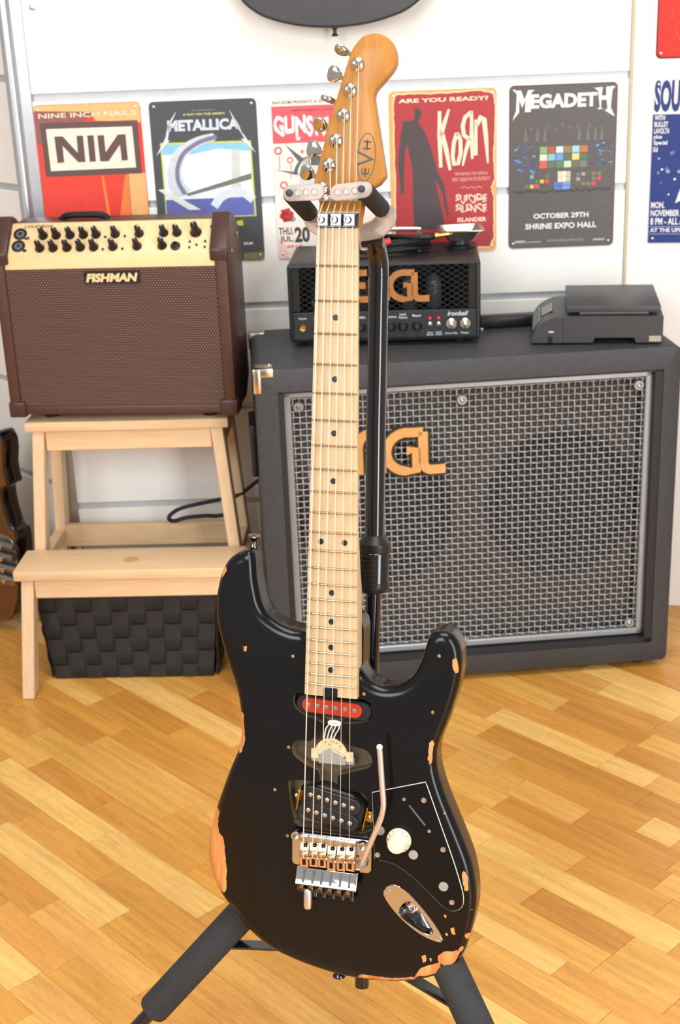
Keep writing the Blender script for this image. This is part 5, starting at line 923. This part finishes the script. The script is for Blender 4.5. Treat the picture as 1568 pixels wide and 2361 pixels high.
# ---- pickguard, knob, jack plate
PGO = [(45, -581.6), (101.3, -564.1), (107, -579), (119, -610.5), (132.3, -645.3), (141.3, -672.2), (144.6, -686), (143.4, -696), (137, -701.3), (128.5, -701.3), (117.1, -692.9), (97.8, -675.9), (82.9, -664.7), (68, -657.4), (48.9, -654.9)]
PGO = [PGO[0]] + catmull(PGO[1:], 3, False)
def grow(pts, d_):
    out = []; N = len(pts); ar = sum(pts[i][0] * pts[(i + 1) % N][1] - pts[(i + 1) % N][0] * pts[i][1] for i in range(N)); s_ = 1 if ar > 0 else -1
    for i in range(N):
        a, b_ = pts[i - 1], pts[(i + 1) % N]; tx, ty = b_[0] - a[0], b_[1] - a[1]; l_ = hypot(tx, ty); out.append((pts[i][0] + ty / l_ * s_ * d_, pts[i][1] - tx / l_ * s_ * d_))
    return out
PLY = mat('pale_ply_edge', (206, 204, 196), .3)
PG = gb(MB().rings([[V((x * .001, y * .001, z)) for x, y in grow(PGO, g_)] for g_, z in ((.7, FZ + .0001), (.7, FZ + .0008), (.2, FZ + .0015))]), 'pickguard', PLY, smooth=30)
MB().rings([[V((x * .001, y * .001, z)) for x, y in grow(PGO, g_)] for g_, z in ((.1, FZ + .0014), (-.1, FZ + .0020), (-.5, FZ + .0024))]).build('top_ply', mat('gloss_black_ply', (12, 12, 13), .2, spec=.3), PG, smooth=20)
PZ = FZ + .0024
for x, y in ((100.3, -583.2), (122.1, -634.8), (52, -649.5), (133, -692)): MB().lathe([(.0031, 0), (.0029, .0008), (.0012, .0010), (.0008, .0004)], (x * .001, y * .001, PZ), n=14).build('screw', NICKEL, PG)
for x, y in ((79.4, -584.5), (106.9, -616.4)): MB().lathe([(.0021, 0), (.0019, .0006), (.0005, .0007)], (x * .001, y * .001, PZ), n=12).build('screw_plug', NICKEL, PG)
for x, y in ((90.6, -644.6), (123.7, -675.7), (54.2, -622.2)): MB().lathe([(.0052, 0), (.0050, .0008), (.0005, .0010)], (x * .001, y * .001, PZ), n=18).build('blank_cap', mat('grey_cap', (172, 167, 160), .45, .4), PG)
sl2 = MB(); strokemesh(sl2, mm_([(84.9, -590.5), (102.5, -610.7)]), .0008, PZ, PZ + .0003); sl2.build('switch_slot', mat('slot_grey', (96, 96, 98), .5), PG)
CRE = mat('cream_knob', (240, 226, 190), .35, var=.03)
kx, ky = .0752, -.6297
KB = gb(MB().lathe([(.0125, .0004), (.0132, .001), (.0130, .004), (.0105, .0065), (.0098, .008), (.0092, .0165), (.0084, .0175), (.0005, .0177)], (kx, ky, PZ), n=32), 'volume_knob', CRE)
for k in range(1, 11):
    a = R(200 - 27 * k); text('numeral', str(k), -.0009, .0009, -.0012, .0012, mat('grey_ink', (150, 138, 110), .5), KB, MX.Translation((kx + .0116 * cos(a), ky + .0116 * sin(a), PZ + .0056)) @ MX.Rotation(a - R(90), 4, 'Z') @ MX.Rotation(R(-38), 4, 'X'), .0002)
JP = catmull([(58.3, -691.5), (62, -685), (70.4, -681.7), (81.1, -685.1), (96.1, -698.4), (113.4, -718), (124, -734), (123.6, -739), (118.1, -739.6), (101.2, -734.1), (81.9, -721.4), (68.9, -708.8), (61.2, -698.8)], 3)
jc = (94, -714)
def resamp(pts, n_):
    out = []
    for k in range(n_):
        a = 2 * pi * k / n_; d_ = (cos(a), sin(a)); best = None
        for i in range(len(pts)):
            p, q = pts[i], pts[(i + 1) % len(pts)]; ex_, ey_ = q[0] - p[0], q[1] - p[1]; den = d_[0] * ey_ - d_[1] * ex_
            if abs(den) < 1e-9: continue
            t = ((p[0] - jc[0]) * ey_ - (p[1] - jc[1]) * ex_) / den; u = ((p[0] - jc[0]) * d_[1] - (p[1] - jc[1]) * d_[0]) / den
            if t > 0 and -1e-6 <= u <= 1 + 1e-6: best = max(best or 0, t)
        out.append((jc[0] + d_[0] * best, jc[1] + d_[1] * best))
    return out
o1 = resamp(JP, 60); i1 = resamp(JHOLE, 60)
def lv(pts, z): return [V((x * .001, y * .001, z)) for x, y in pts]
deep = [(jc[0] - 6 + (x - jc[0]) * .55, jc[1] + 6 + (y - jc[1]) * .55) for x, y in i1]
JB = gb(MB().rings([lv(o1, FZ), lv(o1, FZ + .0009), lv([(jc[0] + (x - jc[0]) * .985, jc[1] + (y - jc[1]) * .985) for x, y in o1], FZ + .0014), lv([(jc[0] + (x - jc[0]) * 1.03, jc[1] + (y - jc[1]) * 1.03) for x, y in i1], FZ + .0014), lv(i1, FZ + .0008), lv(i1, FZ - .0006)], True, False), 'jack_plate', CHROME, smooth=30)
MB().rings([lv(i1, FZ + .0006), lv([((a[0] * .8 + b_[0] * .2), (a[1] * .8 + b_[1] * .2)) for a, b_ in zip(i1, deep)], FZ - .008), lv(deep, FZ - .015)], True, False).add(lv(deep, FZ - .015), [tuple(range(60))]).build('jack_cup', mat('shaded_cup_chrome', (150, 150, 152), .12, 1, var=.3, scale=120), JB, smooth=30)  # plate chrome in a darker tone, recess shade put into the colour
MB().lathe([(.0066, 0), (.0066, .002), (.0050, .004), (.0034, .004), (.003, .0005)], (.0885, -.7095, FZ - .0145), (.25, -.25, .94), 16).build('jack_socket', NICKEL, JB)
for x, y in ((63.6, -690.1), (120.2, -736)): MB().lathe([(.0030, 0), (.0028, .0008), (.0012, .0010), (.0008, .0004)], (x * .001, y * .001, FZ + .0013), n=14).build('screw', NICKEL, JB)
# ---- tremolo bridge
BPL = rrect(-.0423, -.6715, .0456, -.6345, .005, 4)
TR = gb(MB().prism(BPL, FZ + .0015, FZ + .0045), 'tremolo_bridge', CHROME, bevel=.0008, seg=1)
for x, y in ((-36.5, -636.5), (36.5, -640)):
    MB().lathe([(.0058, 0), (.0058, .005), (.005, .0062), (.0032, .0062), (.003, .002)], (x * .001, y * .001, FZ + .0044), n=18).build('pivot_stud', CHROME, TR)
MB().box(-.0315, -.648, FZ + .0044, .0300, -.6365, FZ + .0085).build('saddle_ridge', CHROME, TR, bevel=.001, seg=1)
YZ = MX(((0, 0, 1, 0), (1, 0, 0, 0), (0, 1, 0, 0), (0, 0, 0, 1)))
STEEL = mat('worn_saddle', (214, 178, 140), .26, 1, var=.1)
for i in range(6):
    x = BX[i]; y0 = SY[i] - .0155; s_ = .0002
    prf = [(y0, FZ + .0046), (y0, FZ + .0098), (y0 + .0125, FZ + .0118), (y0 + .0148, FZ + .0142), (y0 + .0175, FZ + .0140), (y0 + .0195, FZ + .0100), (y0 + .0290, FZ + .0082), (y0 + .0295, FZ + .0046)]
    sd = MB().prism(prf, x - .0049, x + .0049, YZ).build('saddle', (STEEL), TR, bevel=.0005, seg=1)
    MB().box(x - .0017, y0 + .0034, FZ + .0100, x + .0017, y0 + .0095, FZ + .0118).build('string_slot', mat('black_slot', (0, 0, 0)), sd)
    MB().lathe([(.0023, 0), (.0023, .003), (.0012, .003), (.001, .001)], (x + .001, y0 + .0255, FZ + .0080), n=12).build('saddle_screw', mat('black_screw', (34, 34, 38), .3, .6), sd)
    MB().lathe([(.0017, 0), (.0017, .0022), (.0008, .003)], (x + .0049, y0 + .0125, FZ + .0125), n=8).build('side_screw', NICKEL, sd)
# fine tuner bar
fb = [(-.6705, FZ + .0085), (-.6705, FZ + .0105), (-.6868, FZ + .0175), (-.6875, FZ + .0160), (-.6895, FZ + .0150), (-.6895, FZ + .0085), (-.6860, FZ + .0085), (-.6835, FZ + .0130)]
FTB = MB().prism(fb, -.0345, .0330, YZ).build('fine_tuner_bar', CHROME, TR, bevel=.0005, seg=1)
for i in range(6):
    x = BX[i] + .0006; n_ = V((0, -.385, .923)); t_ = V((0, -.92, .385))
    q = V((x, -.6785, FZ + .0140))
    MB().box(-.0012, -.0068, -.0006, .0012, .0068, .0004, MX.Translation(q) @ MX.Rotation(R(180 - 23.5 - 180), 4, 'X')).build('tuner_slot', mat('black_slot', (0, 0, 0)), FTB)
    fx_, fy_ = [(-28.9, -690.5), (-17.7, -690), (-7.7, -690.4), (2.6, -690.8), (12.9, -691), (22.8, -691.4)][i]
    MB().lathe([(.0030, -.004), (.0030, 0), (.0043, .001), (.0046, .0028), (.0046, .0055), (.0040, .0065), (.0005, .0068)], (fx_ * .001, fy_ * .001 + .0010, FZ + .0105), (0, -.55, .83), 16).build('fine_tuner', mat('dark_nickel', (104, 92, 80), .25, 1), TR)
    if i: MB().lathe([(.0026, 0), (.0026, .012), (.0032, .0125), (.0032, .0175), (.002, .0185)], ((BX[i] + .002), -.6850, FZ + .0055), (0, -1, .12), 12).build('lock_screw', mat('dark_steel', (84, 84, 88), .3, 1), TR)
DT = MB().lathe([(.0044, 0), (.0048, .001), (.0048, .020), (.0042, .0225), (.001, .0235)], (-.0215, -.6925, .0015), (.02, -1, .05), 18).build('drop_tuner', mat('bright_satin', (232, 228, 224), .3, 1), TR)
# whammy arm
AR = [(.0563, -.5234, .012), (.0575, -.536, .012), (.0595, -.560, .012), (.0613, -.578, .012), (.0616, -.587, .012), (.0600, -.597, .0115), (.0560, -.609, .010), (.0470, -.6327, .006), (.0375, -.6570, .001), (.0370, -.6585, -.003)]
WA = gb(MB().tube(cat3(AR, 5), .0031, 12), 'tremolo_arm', mat('satin_arm', (228, 208, 194), .38, .8))
MB().sphere((.0563, -.5234, .012), .0034, 8).build('arm_tip', mat('arm_tip_plastic', (226, 216, 208), .4), WA)
MB().lathe([(.0058, 0), (.0058, .006), (.0048, .008), (.0038, .008)], (.0368, -.6590, FZ + .003), (0.1, .1, 1), 16).build('arm_collar', CHROME, WA)
# strap buttons
SBm = mat('aged_nickel', (110, 96, 82), .18, 1)
def strapb(p, ax, SBm=SBm):
    gb(MB().lathe([(.0058, -.001), (.0052, .002), (.0040, .004), (.0038, .008), (.0070, .0115), (.0074, .0130), (.0066, .0138), (.004, .0128), (.002, .0126)], p, ax, 20), 'strap_button', SBm)
strapb((-.0955, -.332, -.032), (.10, 1, .12)); strapb((.005, -.796, -.034), (0, -1, -.1), BLACKM)
# ---------------------------------------------------------------- guitar stand
HUB = V((.0138, 1.3156, .4056)); SR0 = V((HUB.x, HUB.y, 0))
GS = thing('guitar_stand', 'black tripod guitar stand with foam sleeved legs and clear neck yoke, holding the black guitar', 'guitar stand', SR0)
def gw(p): return RGm @ V(p) - SR0
PX, PZZ = .0232, -.085
up_ = [gw((PX - .004, -.845, PZZ)), gw((PX + .001, -.36, PZZ))]
MB().tube(up_, .0083, 20).build('lower_pole', BLACKM, GS)
tp = [(PX + .001, -.345, PZZ), (PX, -.2, PZZ), (PX, -.06, PZZ), (PX, -.045, PZZ + .0005), (PX, -.030, PZZ + .004), (PX - .0005, -.018, PZZ + .012), (PX - .001, -.006, PZZ + .024)]
MB().tube([gw(p) for p in tp[:1]] + [gw(p) for p in cat3(tp[1:], 5)], .0106, 22).build('upper_pole', BLACKM, GS)
def col(y0, prof, name, m):
    ax = (RGm.to_3x3() @ V((0, 1, 0))); return MB().lathe(prof, gw((PX + .001, y0, PZZ)), ax, 24).build(name, m, GS)
CL = col(-.384, [(.0095, 0), (.0155, .002), (.0170, .006), (.0170, .012), (.0160, .016), (.0165, .045), (.0180, .050), (.0180, .055), (.0120, .063), (.0108, .064)], 'height_clutch', BLACKP)
for k in range(7):
    y = -.372 + .0052 * k; ax = (RGm.to_3x3() @ V((0, 1, 0)))
    MB().tube([gw((PX + .001 + .0172 * sin(R(a)), y, PZZ + .0172 * cos(R(a)))) for a in range(-70, 35, 12)], .0013, 6).build('grip_rib', BLACKP, CL)
pq = MB(); pq.prism([(sin(R(a)) * .0180, cos(R(a)) * .0180) for a in range(-10, 60, 8)] + [(sin(R(a)) * .0150, cos(R(a)) * .0150) for a in range(54, -14, -8)], -.372, -.338)
pm_ = pq.mesh('clutch_lever', .001, 1, 30); Tq = MX(((1, 0, 0, PX + .001), (0, 0, 1, 0), (0, 1, 0, PZZ), (0, 0, 0, 1)))
for q in pm_.vertices: q.co = gw(Tq @ q.co)
pm_.materials.append(BLACKM); link('clutch_lever', pm_, CL)
hubl = HUB - SR0; pax = RGm.to_3x3() @ V((0, 1, 0))
MB().lathe([(.014, -.03), (.022, -.026), (.024, 0), (.022, .026), (.014, .03)], hubl, pax, 24).build('leg_hub', BLACKP, GS)
botc = gw((PX - .0035, -.80, PZZ))
MB().lathe([(.010, -.016), (.014, -.014), (.014, .012), (.010, .016)], botc, pax, 20).build('brace_collar', BLACKP, GS)
for az in (185, 305, 73):
    e_ = V((.36 * cos(R(az)), .36 * sin(R(az)), .012)); d_ = (e_ - hubl)
    lg = MB().tube([hubl + d_ * .05, e_ - d_ * .03], .0085, 14).build('leg', BLACKM, GS)
    f0, f1 = (.36, .715) if az == 185 else ((.33, .70) if az == 305 else (0, 0))
    if f1:
        MB().tube([hubl + d_ * f0, hubl + d_ * (f0 + .005), hubl + d_ * (f1 - .005), hubl + d_ * f1], [.0165, .0185, .0185, .0175], 24).build('foam_sleeve', FOAM, lg)
    MB().tube([e_ - d_ * .07, e_], [.0115, .0125], 14).build('rubber_foot', RUBBER, lg)
    pb = hubl + d_ * .50; s_ = V((-sin(R(az)), cos(R(az)), 0)) * .007; u_ = V((0, 0, .0015))
    MB().hexa([botc - s_ - u_, botc + s_ - u_, botc + s_ + u_, botc - s_ + u_], [pb - s_ - u_, pb + s_ - u_, pb + s_ + u_, pb - s_ + u_]).build('brace', BLACKM, GS)
# yoke
CLEAR = mat('clear_plastic', (232, 222, 214), .12, trans=.75, ior=1.45, var=.02)
CLEARS = mat('frosted_plastic', (226, 212, 204), .3, trans=.55, ior=1.4, var=.03)
AL = [V((-.0390, .0320, .027)), V((-.0398, .0165, -.038))]; ARm = [V((.0325, .0356, .027)), V((.0355, .0210, -.038))]
yk = cat3([(-.0402, .0135, -.052), (-.036, .006, -.058), (-.018, -.001, -.0615), (.006, -.004, -.0625), (.026, .002, -.060), (.0365, .012, -.055), (.0365, .0185, -.050)], 5)
YK = MB().tube([gw(p) for p in yk], .0105, 14).build('yoke', CLEARS, GS)
MB().tube([gw(p) for p in [(PX - .010, -.018, -.066), (PX - .010, -.008, -.063), (PX - .009, .0, -.060)]], [.0062, .0068, .0070], 16).build('yoke_socket', CLEAR, GS)
MB().tube([gw(p) for p in [(PX - .012, -.012, -.060), (PX + .010, -.012, -.060)]], .005, 10).build('yoke_pin', mat('dark_steel', (0, 0, 0)), GS)
for i, (a, b_) in enumerate((AL, ARm)):
    am = MB().tube([gw(a), gw(a.lerp(b_, .04)), gw(a.lerp(b_, .97)), gw(b_)], [.0084, .0092, .0092, .0086], 22).build('foam_arm', mat('arm_foam', (30, 30, 33), .75, bump=.2, bscale=900), GS)
    MB().tube([gw(b_), gw(b_ + (b_ - a).normalized() * .014)], .0058, 12).build('arm_rod', CLEARS, am)
    if i == 0: x0, x1, yc, tl = -.0461, -.0048, .0325, .0022
    else: x0, x1, yc, tl = .0009, .0421, .0338, .0052
    w2 = .0078; out = []
    pts = [(x1 - w2 + w2 * cos(R(t)), w2 * sin(R(t))) for t in range(-90, 91, 15)] + [(x0 + w2 + w2 * cos(R(t)), w2 * sin(R(t))) for t in range(90, 271, 15)]
    gm = MB().prism(pts, .0275, .0325).mesh('swing_gate', .0012, 2, 35)
    for q in gm.vertices:
        q.co = gw((q.co.x, yc + q.co.y + (tl if i == 0 else 1) * 0 + ((q.co.x - (x0 + x1) / 2) * (.05 if i == 0 else .10)), q.co.z))
    gm.materials.append(CLEARS); gt = link('swing_gate', gm, GS)
    cxp = AL[0] if i == 0 else ARm[0]
    MB().lathe([(.0034, 0), (.0034, .0022), (.001, .0026)], gw((cxp.x, cxp.y, .0322)), RGm.to_3x3() @ V((0, 0, 1)), 16).build('gate_pin', BLACKP, gt)
    for k in range(3):
        x = (x0 + x1) / 2 + (k - 1) * .0085 + (.003 if i == 0 else -.004)
        y = yc + (x - (x0 + x1) / 2) * (.05 if i == 0 else .10)
        MB().lathe([(.0036, 0), (.0036, .0008), (.0030, .0012), (.0026, .0004)], gw((x, y, .0324)), RGm.to_3x3() @ V((0, 0, 1)), 16).build('gate_ring', CLEAR, gt)
